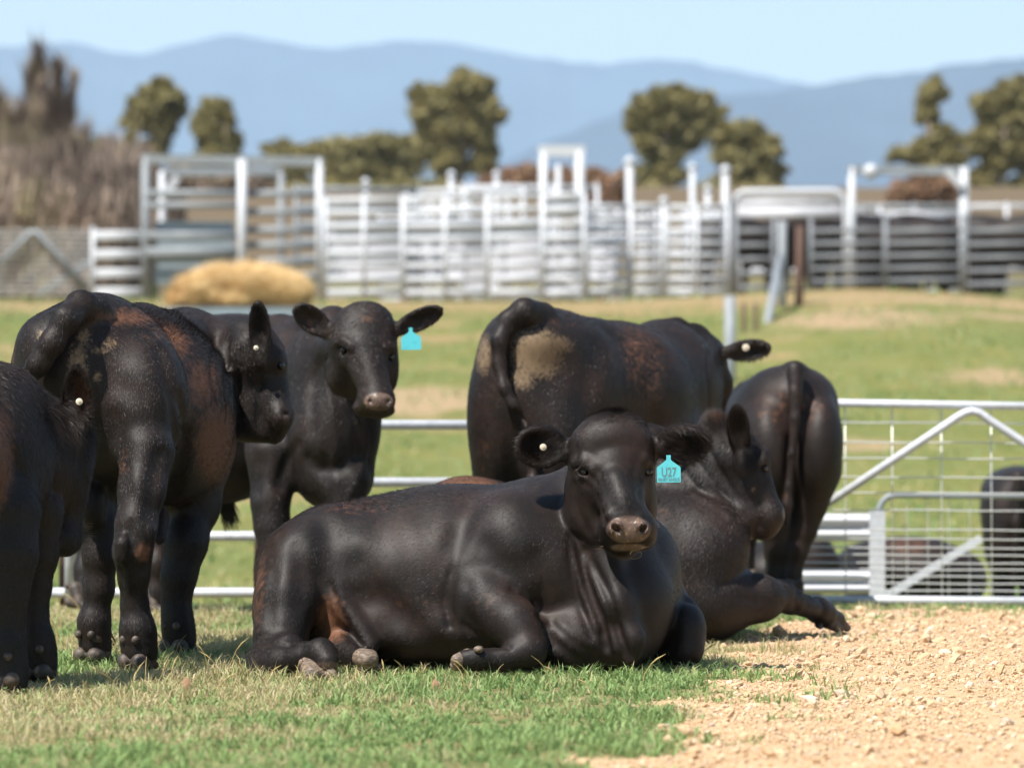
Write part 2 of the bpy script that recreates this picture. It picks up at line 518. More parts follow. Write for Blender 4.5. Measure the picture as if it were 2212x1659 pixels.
def ear(b, base, tip, up, rw, cup, k=0.02):
    """leaf-shaped cupped ear. base, tip: world points; up: across-ear direction; rw half width; cup: direction the opening faces"""
    base = np.asarray(base, float); tip = np.asarray(tip, float)
    ax = tip - base; L = np.linalg.norm(ax); ax /= L
    cu = np.asarray(cup, float); cu = cu - ax * cu.dot(ax); cu /= np.linalg.norm(cu)
    si = np.cross(ax, cu)
    R = np.stack([ax, si, cu], 1)
    c = base + ax * L * 0.56
    sub = Field(b.f.lo, b.f.lo, 1) if False else None
    # local field: shell = outer ellipsoid minus shifted inner one
    f = b.f; ext = L
    q = f.loc(c - ext, c + ext)
    _, x, y, z = q
    def ed(c, r):
        dx, dy, dz = x - c[0], y - c[1], z - c[2]
        Lc = [dx * R[0, i] + dy * R[1, i] + dz * R[2, i] for i in range(3)]
        k0 = np.sqrt(sum((Lc[i] / r[i])**2 for i in range(3))) + 1e-6
        k1 = np.sqrt(sum((Lc[i] / r[i]**2)**2 for i in range(3))) + 1e-6
        return k0 * (k0 - 1) / k1
    o = ed(c, (L * 0.52, rw, rw * 0.55))
    i_ = ed(c + cu * rw * 0.42 + ax * L * 0.03, (L * 0.44, rw * 0.80, rw * 0.62))
    d = -smin(-o, i_, 0.012)
    st = base - ax * 0.02
    ab = (base + ax * L * 0.3) - st; L2 = ab.dot(ab)
    t = np.clip(((x - st[0]) * ab[0] + (y - st[1]) * ab[1] + (z - st[2]) * ab[2]) / L2, 0, 1)
    dd = np.sqrt((x - st[0] - t*ab[0])**2 + (y - st[1] - t*ab[1])**2 + (z - st[2] - t*ab[2])**2) - (rw * 0.5)
    dd = -smin(-dd, ed(c + cu * rw * 0.55, (L * 0.46, rw * 0.6, rw * 0.5)), 0.02)
    d = smin(d, dd, 0.02)
    f._put(q, d.astype(np.float32), k, False)

def ear_tag(parent, top, w, hgt, right, normal, texts=None, mat=None):
    """flat plastic tag: shoulders slope up into a neck. top: world point of the neck's top"""
    top = np.asarray(top, float); rt = np.asarray(right, float); rt /= np.linalg.norm(rt)
    nm = np.asarray(normal, float); nm -= rt * nm.dot(rt); nm /= np.linalg.norm(nm); up = np.cross(nm, rt); up = up if up[2] > 0 else -up
    prof = [(-.09, 0), (.09, 0), (.09, -.16), (.12, -.20), (.46, -.42), (.5, -.47), (.5, -.97), (.47, -1), (-.47, -1), (-.5, -.97), (-.5, -.47), (-.46, -.42), (-.12, -.20), (-.09, -.16)]
    th = 0.0022
    bm = bmesh.new()
    vs = [bm.verts.new(Vector(top + rt * x * w + up * y * hgt + nm * th / 2)) for x, y in prof]
    f = bm.faces.new(vs)
    r = bmesh.ops.extrude_face_region(bm, geom=[f])
    bmesh.ops.translate(bm, verts=[v for v in r['geom'] if isinstance(v, bmesh.types.BMVert)], vec=Vector(-nm * th))
    bmesh.ops.recalc_face_normals(bm, faces=bm.faces)
    me = bpy.data.meshes.new('ear_tag'); bm.to_mesh(me); bm.free()
    o = link('ear_tag', me, mat or TAGB, parent)
    M = Matrix((tuple(rt) , tuple(up), tuple(nm))).transposed().to_4x4()
    for txt, y, size, sx, nmz, bold in (texts or []):
        cu = bpy.data.curves.new(nmz, 'FONT'); cu.body = txt; cu.align_x = 'CENTER'; cu.align_y = 'CENTER'; cu.size = size; cu.extrude = 0.0003; cu.offset = bold
        to = bpy.data.objects.new(nmz, cu); COL.objects.link(to); cu.materials.append(INK)
        Mt = M.copy(); Mt.translation = Vector(top + up * y * hgt + nm * (th / 2 + 0.0006))
        to.matrix_world = Mt @ Matrix.Diagonal((sx, 1, 1, 1))
        dg = bpy.context.evaluated_depsgraph_get(); me2 = bpy.data.meshes.new_from_object(to.evaluated_get(dg))
        mo = bpy.data.objects.new(nmz, me2); COL.objects.link(mo); mo.matrix_world = to.matrix_world
        bpy.data.objects.remove(to)
        mo.parent = o
    return o

def button(parent, c, n, r=0.013):
    c = np.asarray(c, float); n = np.asarray(n, float); n /= np.linalg.norm(n)
    m = MB().tube([c, c + n * 0.004, c + n * 0.006], [r, r, r * 0.55], 20).tube([c + n*0.004, c + n*0.010], [r*0.32, r*0.25], 14)
    return m.build('ear_button', TAGW, parent, False)

def hero():
    D = 14.05
    b = B(P(500, 1500, 13.2)*[1,1,0] + [0,0,-0.06], np.array([0.80, 14.95, 1.03]), 0.0075, D)
    b.f = Field((-1.02, 13.25, -0.05), (0.80, 14.75, 0.98), 0.0072)
    k = 0.09
    # trunk: barrel from hip to shoulder
    b.e(1010, 1262, 14.15, 225, 200, 0.40, ang=-3, k=k)
    b.e(880, 1262, 14.18, 235, 192, 0.39, ang=6, k=k)
    b.e(1180, 1230, 14.12, 175, 185, 0.37, ang=-4, k=k)
    b.e(760, 1240, 14.2, 130, 148, 0.36, ang=12, k=k)
    b.e(1000, 1130, 14.22, 210, 72, 0.24, ang=2, k=0.10)      # back
    b.e(1180, 1130, 14.2, 90, 92, 0.24, k=0.10)             # withers
    b.e(1000, 1360, 14.0, 170, 72, 0.26, ang=-2, k=0.08)     # belly near ground
    b.e(880, 1340, 13.98, 110, 75, 0.20, ang=-15, k=0.08)
    # croup, pins, tail head
    b.e(690, 1200, 14.2, 92, 95, 0.30, ang=30, k=0.10)
    b.e(628, 1260, 14.22, 74, 108, 0.28, ang=18, k=0.09)
    b.e(700, 1140, 14.05, 42, 30, 0.10, ang=25, k=0.07)        # hip hook
    # near thigh lobe down to hock on the ground
    b.e(640, 1240, 13.98, 78, 110, 0.17, ang=-12, k=0.07)
    b.e(612, 1310, 13.92, 66, 98, 0.15, ang=-8, k=0.05)
    b.chain([(625, 1300, 13.86, 62), (606, 1375, 13.80, 52), (600, 1412, 13.76, 48)], k=0.05)
    # hock (point at far left, on ground) and shank coming right to the foot
    b.c(560, 1425, 13.72, 30, 620, 1408, 13.66, 42, k=0.035)
    b.chain([(548, 1448, 13.70, 20), (606, 1432, 13.62, 33), (655, 1418, 13.56, 29), (693, 1412, 13.50, 31)], k=0.03)
    b.c(694, 1408, 13.50, 30, 708, 1428, 13.46, 25, k=0.02)
    b.g([(560, 1385, 13.60), (610, 1392, 13.58), (652, 1400, 13.58)], 0.012, 0.010)
    b.g([(565, 1372, 13.62), (610, 1377, 13.60), (645, 1384, 13.60)], 0.010, 0.006)
    # dark pocket between thigh and flank
    b.c(716, 1262, 13.74, 12, 708, 1335, 13.76, 34, k=0.035, sub=True)
    b.c(708, 1335, 13.76, 34, 700, 1380, 13.68, 28, k=0.03, sub=True)
    # flank fold running down to the belly edge
    b.c(705, 1200, 13.93, 26, 745, 1300, 13.86, 22, k=0.05)
    b.c(745, 1300, 13.86, 22, 800, 1392, 13.80, 20, k=0.05)
    b.e(735, 1320, 13.95, 36, 75, 0.10, ang=-22, k=0.03)
    # far hind leg lower, shows between; pastern with sole to camera
    b.chain([(735, 1395, 13.86, 30), (765, 1420, 13.74, 25), (790, 1425, 13.62, 24)], k=0.03)
    b.e(705, 1350, 14.12, 60, 70, 0.16, k=0.04)
    b.c(690, 1395, 14.0, 30, 760, 1405, 13.95, 30, k=0.03)
    # shoulder and near foreleg
    b.e(1110, 1195, 13.93, 96, 130, 0.19, ang=10, k=0.09)
    b.e(1065, 1300, 13.86, 88, 66, 0.15, ang=-24, k=0.06)      # upper arm lobe
    b.c(1040, 1300, 13.78, 54, 1118, 1350, 13.70, 56, k=0.06)
    b.c(1110, 1350, 13.68, 52, 1142, 1402, 13.62, 42, k=0.045)   # knee
    b.c(1138, 1408, 13.60, 36, 1085, 1424, 13.58, 27, k=0.02)   # cannon folded back
    b.c(1085, 1424, 13.58, 26, 1030, 1422, 13.56, 25, k=0.02)
    b.c(1030, 1422, 13.56, 25, 1008, 1424, 13.56, 24, k=0.02)
    b.c(1000, 1385, 13.56, 14, 1075, 1392, 13.56, 8, k=0.02, sub=True)
    b.g([(985, 1190, 13.76), (975, 1240, 13.73), (968, 1290, 13.70), (972, 1350, 13.66)], 0.016, 0.012)
    b.g([(1002, 1350, 13.62), (1060, 1390, 13.58), (1100, 1400, 13.56)], 0.010, 0.012)
    # neck and chest
    b.e(1290, 1225, 14.14, 150, 165, 0.30, ang=0, k=0.09)
    b.e(1330, 1300, 13.98, 128, 132, 0.26, k=0.08)
    b.c(1240, 1120, 14.20, 80, 1335, 1035, 14.05, 80, k=0.08)
    b.e(1290, 1120, 14.16, 85, 120, 0.19, ang=10, k=0.09)
    b.c(1330, 1150, 14.02, 60, 1330, 1240, 13.93, 66, k=0.06)
    b.e(1400, 1240, 14.20, 72, 110, 0.22, k=0.07)              # far shoulder
    b.e(1395, 1330, 14.15, 75, 90, 0.16, k=0.06)
    b.chain([(1310, 1200, 13.78, 26), (1335, 1300, 13.72, 24), (1368, 1380, 13.70, 20), (1365, 1418, 13.70, 18)], k=0.06)  # dewlap
    b.e(1300, 1380, 13.90, 112, 74, 0.17, ang=-3, k=0.08)     # brisket on the ground
    b.e(1230, 1390, 13.82, 80, 62, 0.13, ang=-4, k=0.07)
    b.e(1345, 1400, 13.80, 40, 44, 0.09, k=0.05)
    for pts, w, a in [
        ([(985, 1150), (962, 1215), (958, 1290)], 0.05, 0.012), ([(978, 1225), (966, 1270), (962, 1320), (972, 1355)], 0.007, 0.009), ([(972, 1235), (958, 1280), (956, 1315)], 0.006, 0.006),
        ([(770, 1225), (800, 1275), (840, 1320)], 0.065, 0.030), ([(712, 1262), (735, 1320), (765, 1375), (790, 1408)], 0.012, 0.020), ([(860, 1345), (910, 1375), (950, 1390)], 0.05, 0.014),
        ([(1110, 1272), (1150, 1292), (1172, 1330), (1188, 1390)], 0.016, 0.016), ([(1010, 1265), (1000, 1310), (1020, 1345)], 0.03, 0.010), ([(1050, 1180), (1080, 1215), (1130, 1225)], 0.05, 0.012),
        ([(640, 1180), (652, 1240), (648, 1300)], 0.035, 0.012), ([(590, 1240), (580, 1300), (585, 1350)], 0.03, 0.008), ([(1020, 1090), (1000, 1130), (985, 1180)], 0.045, 0.010), ([(905, 1090), (925, 1160), (930, 1240)], 0.05, 0.007), ([(700, 1120), (712, 1180), (704, 1240)], 0.05, 0.012), ([(820, 1100), (840, 1180), (860, 1250)], 0.07, 0.012), ([(760, 1290), (830, 1300), (890, 1345)], 0.05, 0.016), ([(1165, 1200), (1180, 1260), (1160, 1300)], 0.04, 0.014),
        ([(1240, 1105, 13.86), (1246, 1180, 13.76), (1268, 1260, 13.72), (1298, 1340, 13.70), (1310, 1395, 13.72)], 0.016, 0.020),
        ([(1232, 1120, 13.86), (1232, 1200, 13.80), (1248, 1290, 13.74), (1278, 1370, 13.70)], 0.013, 0.012),
        ([(1262, 1190, 13.74), (1312, 1280, 13.66), (1334, 1360, 13.66), (1356, 1420, 13.68)], 0.016, 0.024),
        ([(1165, 1330, 13.68), (1200, 1390, 13.68), (1260, 1425, 13.70)], 0.018, 0.020),
        ([(1190, 1345, 13.70), (1235, 1385, 13.70), (1290, 1418, 13.70)], 0.013, 0.012),
        ([(1160, 1300, 13.70), (1172, 1350, 13.66), (1186, 1395, 13.62)], 0.014, 0.016)]:
        b.g(pts, w, a)
    for pts, w, a in [
        ([(1222, 1105, 13.86), (1238, 1190, 13.78), (1258, 1275, 13.74), (1290, 1355, 13.70)], 0.016, -0.012),
        ([(1256, 1150, 13.76), (1288, 1250, 13.70), (1318, 1330, 13.68), (1332, 1400, 13.70)], 0.017, -0.020)]:
        b.g(pts, w, a)
    # far foreleg: knee up on the right
    b.c(1420, 1290, 14.22, 50, 1468, 1335, 14.16, 44, k=0.05)
    b.e(1486, 1362, 14.05, 40, 58, 0.10, k=0.03)
    b.c(1486, 1405, 14.0, 34, 1440, 1412, 14.1, 30, k=0.03)
    b.c(1486, 1340, 14.12, 34, 1484, 1388, 14.08, 33, k=0.03)
    b.c(1484, 1308, 14.14, 18, 1470, 1320, 14.12, 18, k=0.02)
    b.c(1480, 1392, 14.10, 28, 1420, 1400, 14.16, 26, k=0.03)
    # ---- head
    hd = 13.83
    b.e(1320, 985, hd, 93, 92, 0.12, k=0.04)                 # skull
    b.e(1334, 932, hd + 0.03, 62, 38, 0.08, k=0.05)              # poll
    b.e(1319, 965, hd - 0.05, 85, 66, 0.08, k=0.04)
    b.e(1320, 1035, hd - 0.05, 83, 64, 0.085, k=0.04)
    b.e(1254, 1062, hd + 0.05, 27, 90, 0.12, ang=-2, k=0.04)     # near cheek
    b.c(1256, 1050, hd + 0.02, 30, 1264, 1115, hd + 0.01, 32, k=0.04); b.c(1264, 1115, hd + 0.01, 30, 1298, 1150, hd - 0.05, 28, k=0.04)
    b.e(1393, 1072, hd + 0.06, 22, 90, 0.12, ang=2, k=0.04)
    b.e(1320, 1090, hd + 0.02, 90, 92, 0.13, k=0.05)            # jaw mass
    b.c(1325, 1030, hd - 0.075, 60, 1352, 1115, hd - 0.19, 46, k=0.04)   # nasal bridge
    b.e(1356, 1132, hd - 0.20, 58, 38, 0.075, k=0.03)           # muzzle
    b.e(1326, 1150, hd - 0.15, 35, 38, 0.07, k=0.03)
    b.e(1390, 1148, hd - 0.15, 30, 38, 0.07, k=0.03)
    b.e(1355, 1164, hd - 0.15, 52, 25, 0.06, k=0.03)           # lower lip
    b.c(1350, 1168, hd - 0.10, 26, 1330, 1160, hd + 0.05, 50, k=0.04)
    # nose pad
    b.e(1357, 1145, hd - 0.255, 49, 32, 0.036, k=0.012)
    for u, s in ((1331, -1), (1389, 1)):
        b.e(u + s*1, 1140, hd - 0.285, 18, 15, 0.03, ang=-45*s if s > 0 else 45, k=0.012)
        b.e(u, 1141, hd - 0.305, 13 if s < 0 else 11, 7.5, 0.05, ang=-38 if s < 0 else 48, k=0.008, sub=True)
        b.c(u + s*(-7), 1150, hd-0.30, 3, u + s*14, 1156, hd-0.28, 2, k=0.006, sub=True)
    b.g([(1312, 1172, hd-0.215), (1335, 1178, hd-0.22), (1358, 1174, hd-0.225), (1380, 1177, hd-0.22), (1402, 1170, hd-0.20)], 0.0075, 0.013)
    b.e(1340, 1183, hd - 0.185, 24, 7, 0.02, k=0.01); b.e(1372, 1183, hd - 0.185, 20, 7, 0.02, k=0.01)
    # brows, eyes, tear lines
    b.cs([(1240, 998, 8), (1262, 996, 12), (1284, 1010, 10)], 0.004, k=0.025)
    b.cs([(1392, 992, 10), (1406, 1000, 10)], 0.006, k=0.025)
    e1, e2 = b.hit(1260, 1019), b.hit(1399, 1019)
    b.e(1260, 1019, e1 + 0.004, 17, 12, 0.024, ang=-18, k=0.012, sub=True)
    b.e(1400, 1019, e2 + 0.004, 12, 11, 0.026, ang=18, k=0.012, sub=True)
    b.chain([(1243, 1018, e1 + 0.010, 4), (1258, 1008, e1 - 0.003, 5), (1272, 1012, e1 - 0.006, 5), (1281, 1026, e1 - 0.004, 4)], k=0.006)
    b.chain([(1243, 1019, e1 + 0.010, 3.5), (1256, 1030, e1 - 0.001, 4.5), (1270, 1032, e1 - 0.005, 4), (1282, 1027, e1 - 0.004, 4)], k=0.006)
    b.chain([(1387, 1022, e2 - 0.003, 4), (1396, 1009, e2 - 0.004, 5), (1409, 1014, e2 + 0.012, 4)], k=0.006)
    b.chain([(1387, 1023, e2 - 0.003, 4), (1398, 1030, e2 - 0.002, 4), (1409, 1024, e2 + 0.012, 4)], k=0.006)
    b.g([(1280, 1032), (1296, 1050), (1303, 1085)], 0.009, 0.009)
    b.g([(1258, 1040), (1272, 1052)], 0.008, 0.006)
    b.g([(1290, 1065), (1304, 1095), (1306, 1125)], 0.008, 0.010); b.g([(1240, 1050), (1246, 1100), (1268, 1145)], 0.018, 0.008); b.g([(1275, 1000), (1290, 1015), (1300, 1030)], 0.012, 0.006); b.g([(1375, 1000), (1368, 1025)], 0.014, 0.006)
    b.cs([(1300, 1058, 8), (1312, 1090, 9), (1318, 1110, 8)], 0.006, k=0.025); b.cs([(1320, 1112, 9), (1350, 1106, 10), (1385, 1110, 8)], 0.006, k=0.02)
    b.g([(1300, 968), (1330, 960), (1360, 962)], 0.018, 0.004)
    b.g([(1388, 1035), (1380, 1075)], 0.012, 0.012)
    b.g([(1245, 965), (1248, 1000)], 0.009, 0.008)
    b.g([(1325, 1106), (1352, 1100), (1390, 1104)], 0.012, 0.006)
    b.cs([(1330, 1040, 22), (1345, 1080, 24)], 0.02, k=0.04)
    # ears
    f = P(0, 0, 1)
    ear(b, P(1228, 972, hd + 0.01), P(1122, 958, hd - 0.05), None, 0.078, (0.08, -1, -0.08), k=0.02)
    ear(b, P(1412, 968, hd + 0.01), P(1522, 950, hd - 0.04), None, 0.074, (-0.15, -0.9, -0.42), k=0.02)

    root = empty('bull', (P(1000, 1450, 14.1)[0], 14.1, 0))
    tag(root, 'black bull lying in front, face to the camera, with blue U27 ear tag', 'bull')
    W_ = lambda u, v, d, r: (P(u, v, d), r)
    flow = [(P(700, 1200, 13.9), (-0.3, -0.2, -1), 0.25, 1), (P(900, 1200, 13.8), (-0.9, 0, -0.5), 0.25, 1), (P(1100, 1200, 13.7), (-0.7, 0, -0.8), 0.22, 1),
            (P(1000, 1060, 14.0), (-1, 0.1, 0.1), 0.2, 1.0), (P(1250, 1200, 13.8), (-0.15, -0.1, -1), 0.2, 0.9), (P(1340, 1300, 13.7), (0.1, 0, -1), 0.2, 0.9),
            (P(610, 1350, 13.8), (0, 0, -1), 0.15, 1.1), (P(1120, 1390, 13.6), (-0.3, 0, -1), 0.12, 0.8),
            (P(1330, 890, 13.95), (0.0, -0.6, 0.35), 0.05, 1.7), (P(1300, 935, 13.85), (-0.5, -0.3, -0.5), 0.05, 1.3), (P(1370, 935, 13.85), (0.6, -0.3, -0.4), 0.05, 1.3),
            (P(1325, 1000, 13.8), (0.0, 0, 1), 0.07, 0.9), (P(1325, 1060, 13.8), (0.1, 0, 0.6), 0.07, 0.7), (P(1352, 1130, 13.7), (0.1, 0, -0.3), 0.06, 0.28),
            (P(1250, 1080, 13.9), (0.1, 0, -1), 0.07, 0.8), (P(1400, 1080, 13.9), (-0.1, 0, -1), 0.07, 0.8),
            (P(1190, 960, 13.92), (-0.8, -0.1, -0.6), 0.06, 2.6), (P(1135, 950, 13.9), (-1, -0.3, -0.3), 0.06, 2.4), (P(1150, 1000, 13.9), (-0.7, -0.2, -1), 0.05, 2.8),
            (P(1450, 960, 13.92), (1, -0.2, 0.25), 0.06, 3.0), (P(1505, 950, 13.9), (1, -0.2, 0.1), 0.05, 2.4), (P(1470, 990, 13.9), (0.8, -0.2, -0.8), 0.05, 2.6)]
    rust = [(P(560, 1290, 14.0), (0.07, 0.4, 0.22), 0.62), (P(760, 1090, 14.1), (0.25, 0.4, 0.05), 0.4), (P(900, 1300, 13.85), (0.22, 0.3, 0.08), 0.28), (P(1055, 1300, 13.7), (0.12, .2, .09), 0.32),
            (P(1330, 955, 13.85), (0.10, 0.2, 0.05), 0.34), (P(1155, 985, 13.9), (0.05, 0.1, 0.04), 0.45), (P(1478, 965, 13.9), (0.04, 0.1, 0.04), 0.45), (P(720, 1340, 13.95), (0.07, 0.25, 0.12), 1.15)]
    pad = [(P(1357, 1145, hd - 0.28), (px(46, 13.6), 0.06, px(30, 13.6)), 1.6), (P(1357, 1182, hd - 0.2), (px(40, 13.7), 0.05, px(9, 13.7)), 1.2), (P(708, 1448, 13.45), (0.07, 0.1, 0.035), 1.2)]
    extra = [(P(1330, 920, 13.9), 0.14, 5), (P(1170, 965, 13.9), 0.09, 8), (P(1470, 965, 13.9), 0.09, 8)]
    sdf_object('body', b.f, MATS, root, rust=rust, pad=pad, hair=dict(count=420000, flow=flow, length=0.014, width=0.00145, lift=0.15, extra=extra), seed=3,
        hair2=[dict(count=6000, length=0.0085, width=0.0011, lift=1.1, only=[(P(1160, 962, 13.78), (.075, .1, .07), 1)]),
               dict(count=9000, length=0.020, width=0.0012, lift=0.75, only=[(P(1170, 962, 13.8), (.085, .1, .075), 1), (P(1470, 962, 13.8), (.085, .1, .075), 1)]),
               dict(count=5000, length=0.018, width=0.0012, lift=0.55, only=[(P(1332, 905, 13.85), (.09, .1, .05), 1)]),
               dict(count=9000, length=0.020, width=0.0012, lift=0.5, only=[(P(800, 1080, 14.2), (.45, .3, .05), 1), (P(570, 1230, 14.2), (.06, .3, .2), 1)])])
    eye(root, P(1262, 1019, e1 + 0.014), 0.0185)
    eye(root, P(1398, 1019, e2 + 0.014), 0.0185)
    # hooves
    z = lambda u, v, d: P(u, v, d)
    hoof(root, [(P(668, 1436, 13.50), P(672, 1457, 13.42), px(22, 13.4), px(21, 13.4)), (P(690, 1440, 13.50), P(690, 1458, 13.44), px(14, 13.4), px(16, 13.4))], 0.005)
    hoof(root, [(P(712, 1438, 13.50), P(714, 1458, 13.44), px(15, 13.4), px(16, 13.4))], 0.005)
    hoof(root, [(P(782, 1421, 13.60), P(789, 1425, 13.55), px(22, 13.5), px(19, 13.5)), (P(798, 1421, 13.62), P(800, 1425, 13.56), px(20, 13.5), px(18, 13.5))], 0.005)
    hoof(root, [(P(772, 1447, 13.6), P(790, 1449, 13.58), px(8, 13.5), px(9, 13.5)), (P(806, 1444, 13.6), P(818, 1440, 13.6), px(9, 13.5), px(9, 13.5))], 0.005)
    hoof(root, [(P(1010, 1422, 13.57), P(988, 1426, 13.54), px(22, 13.5), px(15, 13.5)), (P(1004, 1432, 13.6), P(984, 1436, 13.60), px(18, 13.5), px(13, 13.5))], 0.005)
    MB().ball(P(1034, 1402, 13.52), (0.018, 0.014, 0.013)).build('dewclaw', HORN, root, True)
    MB().ball(P(651, 1432, 13.47), (0.010, 0.014, 0.015)).build('dewclaw', HORN, root, True)
    ear_tag(root, P(1444, 983, 13.73), px(52, 13.73), px(59, 13.73), (1, 0.12, 0.01), (0.10, -1, 0.05),
            [('U27', -0.64, 0.046, 0.70, 'tag_number', 0.0006), ('PAVEY ANGUS', -0.90, 0.0165, 0.72, 'tag_lettering', 0.0002)])
    button(root, P(1173, 966, 13.755), (0.35, -1, 0.1), 0.0125)
    # a grass stem hanging from the lip
    m = MB(); pts = [P(1370 + 16 * math.sin(a) * 0.9 + a * 1.2, 1198 + 9 * math.cos(a), 13.58 - 0.004 * a) for a in np.linspace(-0.6, 4.6, 16)]
    m.tube(pts, 0.0008, 5); m.tube([P(1372, 1188, 13.6), P(1388, 1184, 13.56), P(1402, 1180, 13.60)], 0.0009, 5)
    st = m.build('grass_stem', DRYD, None); tag(st, "loose curl of dry grass hanging from the lying bull's lip", 'grass stem')
    # whiskers
    r = np.random.default_rng(5); m = MB()
    for i in range(26):
        s = 1 if i % 3 else -1
        a = P((1404 if s > 0 else 1306) + r.uniform(-5, 5), r.uniform(1120, 1190), 13.66); L = r.uniform(0.02, 0.045)
        dr = np.array([s * 1.0, -0.5, r.uniform(-0.7, 0.35)]); dr /= np.linalg.norm(dr)
        m.tube([a, a + dr * L * 0.5, a + dr * L + (0, 0, -0.003)], [0.0005, 0.0004, 0.0002], 3)
    m.build('whisker', HORN, root)['kind'] = 'stuff'
    return root
t = NT('dry_straw'); t.col((0.40, 0.30, 0.12)); t.p(Roughness=0.7); DRY = t.m
t = NT('dark_straw'); t.col((0.17, 0.13, 0.05)); t.p(Roughness=0.8); DRYD = t.m
def flow_basic(pts):
    return [(P(*p), d, r, l) for p, d, r, l in pts]

def bull_b():
    b = B((-2.0, 13.5, -0.02), (-0.80, 16.2, 1.48), 0.0085, 14.3)
    b.f = Field((-1.98, 13.55, -0.01), (-0.80, 16.15, 1.45), 0.0085)
    k = 0.10
    b.e(172, 800, 14.30, 142, 150, 0.34, k=k)
    b.e(240, 860, 14.38, 150, 205, 0.36, k=k)
    b.e(308, 885, 14.20, 96, 160, 0.24, ang=-6, k=0.08)       # right thigh mass
    b.e(125, 900, 14.32, 98, 185, 0.24, k=0.08)            # left thigh mass
    b.e(360, 890, 15.0, 148, 180, 0.60, k=0.10)             # ribs
    b.e(350, 830, 15.1, 110, 140, 0.60, k=0.10)
    b.e(362, 990, 14.98, 112, 100, 0.48, k=0.09)           # belly
    b.e(400, 850, 15.6, 110, 160, 0.36, k=0.10)             # shoulder
    b.c(205, 690, 14.25, 40, 300, 712, 14.9, 42, k=0.10)      # spine
    b.c(300, 712, 14.9, 42, 400, 722, 15.6, 46, k=0.10)
    b.e(300, 745, 14.35, 58, 36, 0.12, ang=-25, k=0.08)       # hook bone
    b.e(170, 690, 14.12, 48, 45, 0.10, k=0.06)
    b.e(90, 735, 14.15, 42, 42, 0.10, k=0.08)             # pin
    # hind leg, sunlit
    b.chain([(316, 980, 14.02, 62), (306, 1060, 13.95, 46), (294, 1135, 13.90, 40), (283, 1192, 13.88, 34), (288, 1250, 13.90, 27), (291, 1310, 13.92, 25), (298, 1365, 13.92, 33), (300, 1405, 13.92, 37)], k=0.05)
    b.c(266, 1175, 13.82, 20, 263, 1200, 13.82, 17, k=0.025)
    b.c(312, 1150, 13.86, 22, 306, 1240, 13.88, 16, k=0.03)
    b.g([(284, 1130), (284, 1180), (280, 1215)], 0.014, 0.014)
    b.g([(268, 1372), (298, 1378), (330, 1373)], 0.009, 0.006); b.g([(266, 1390), (298, 1396), (332, 1390)], 0.008, 0.005)
    # hind leg, shaded
    b.chain([(170, 960, 14.45, 78), (192, 1060, 14.35, 56), (212, 1140, 14.30, 39), (217, 1200, 14.28, 34), (214, 1270, 14.28, 28), (205, 1340, 14.28, 28), (204, 1392, 14.28, 31)], k=0.05)
    b.e(200, 1090, 14.22, 30, 52, 0.065, k=0.02)           # scrotum
    b.c(200, 1030, 14.25, 24, 200, 1070, 14.22, 20, k=0.03)
    # forelegs
    b.chain([(436, 970, 15.2, 70), (420, 1090, 15.05, 50), (400, 1175, 14.95, 42), (386, 1245, 14.93, 33), (380, 1300, 14.93, 25), (384, 1355, 14.93, 27), (387, 1392, 14.93, 31)], k=0.06)
    b.chain([(240, 1000, 15.6, 60), (215, 1180, 15.5, 30), (212, 1290, 15.5, 22), (212, 1370, 15.5, 24)], k=0.05)
    b.c(344, 1120, 14.8, 22, 344, 1162, 14.75, 14, k=0.05)
    # neck and head
    b.c(400, 800, 15.7, 112, 480, 790, 15.65, 96, k=0.10)
    b.e(460, 850, 15.62, 85, 130, 0.20, k=0.08)
    b.e(400, 730, 15.7, 60, 46, 0.15, k=0.08)
    b.e(515, 745, 15.55, 52, 58, 0.14, k=0.06)
    hd = 15.42
    b.e(545, 770, hd, 62, 76, 0.13, ang=-12, k=0.05)
    b.e(530, 712, hd + 0.03, 32, 24, 0.07, k=0.04)
    b.e(548, 868, hd + 0.02, 62, 72, 0.11, ang=-10, k=0.05)
    b.c(580, 770, hd, 36, 600, 880, hd - 0.05, 28, k=0.04)
    b.e(600, 780, hd - 0.05, 17, 24, 0.05, k=0.03)
    b.e(605, 902, hd - 0.06, 29, 34, 0.075, ang=-8, k=0.03)
    b.c(535, 912, hd, 46, 592, 938, hd - 0.04, 22, k=0.04)
    b.e(607, 790, hd - 0.105, 12, 10, 0.02, k=0.01, sub=True)
    for pts, w, a in [([(520, 760), (515, 830), (512, 920)], 0.02, 0.02), ([(493, 740), (486, 820), (490, 900)], 0.018, 0.014), ([(465, 730), (455, 800), (462, 880)], 0.015, 0.010),
                      ([(500, 750), (498, 830), (502, 910)], 0.014, -0.010), ([(562, 830), (556, 880), (560, 930)], 0.014, 0.010), ([(612, 915), (600, 930), (596, 942)], 0.008, 0.010),
                      ([(392, 860), (404, 940), (396, 1010), (372, 1065)], 0.030, 0.030), ([(262, 1225), (262, 1280), (268, 1330)], 0.012, 0.008), ([(312, 1130), (322, 1180), (312, 1230)], 0.014, 0.010), ([(150, 880), (165, 960), (190, 1030)], 0.04, 0.014), ([(215, 780), (250, 830), (300, 850)], 0.05, 0.012), ([(345, 980), (330, 1050), (325, 1110)], 0.03, 0.022), ([(345, 760), (372, 860), (385, 960), (370, 1040)], 0.03, 0.018), ([(250, 900), (262, 980), (272, 1060)], 0.03, 0.010)]:
        b.g(pts, w, a)
    b.e(617, 893, hd - 0.12, 7, 5, 0.02, k=0.006, sub=True)
    ear(b, P(566, 775, hd - 0.12), P(557, 658, hd - 0.15), None, 0.045, (-0.1, -1, 0.05))
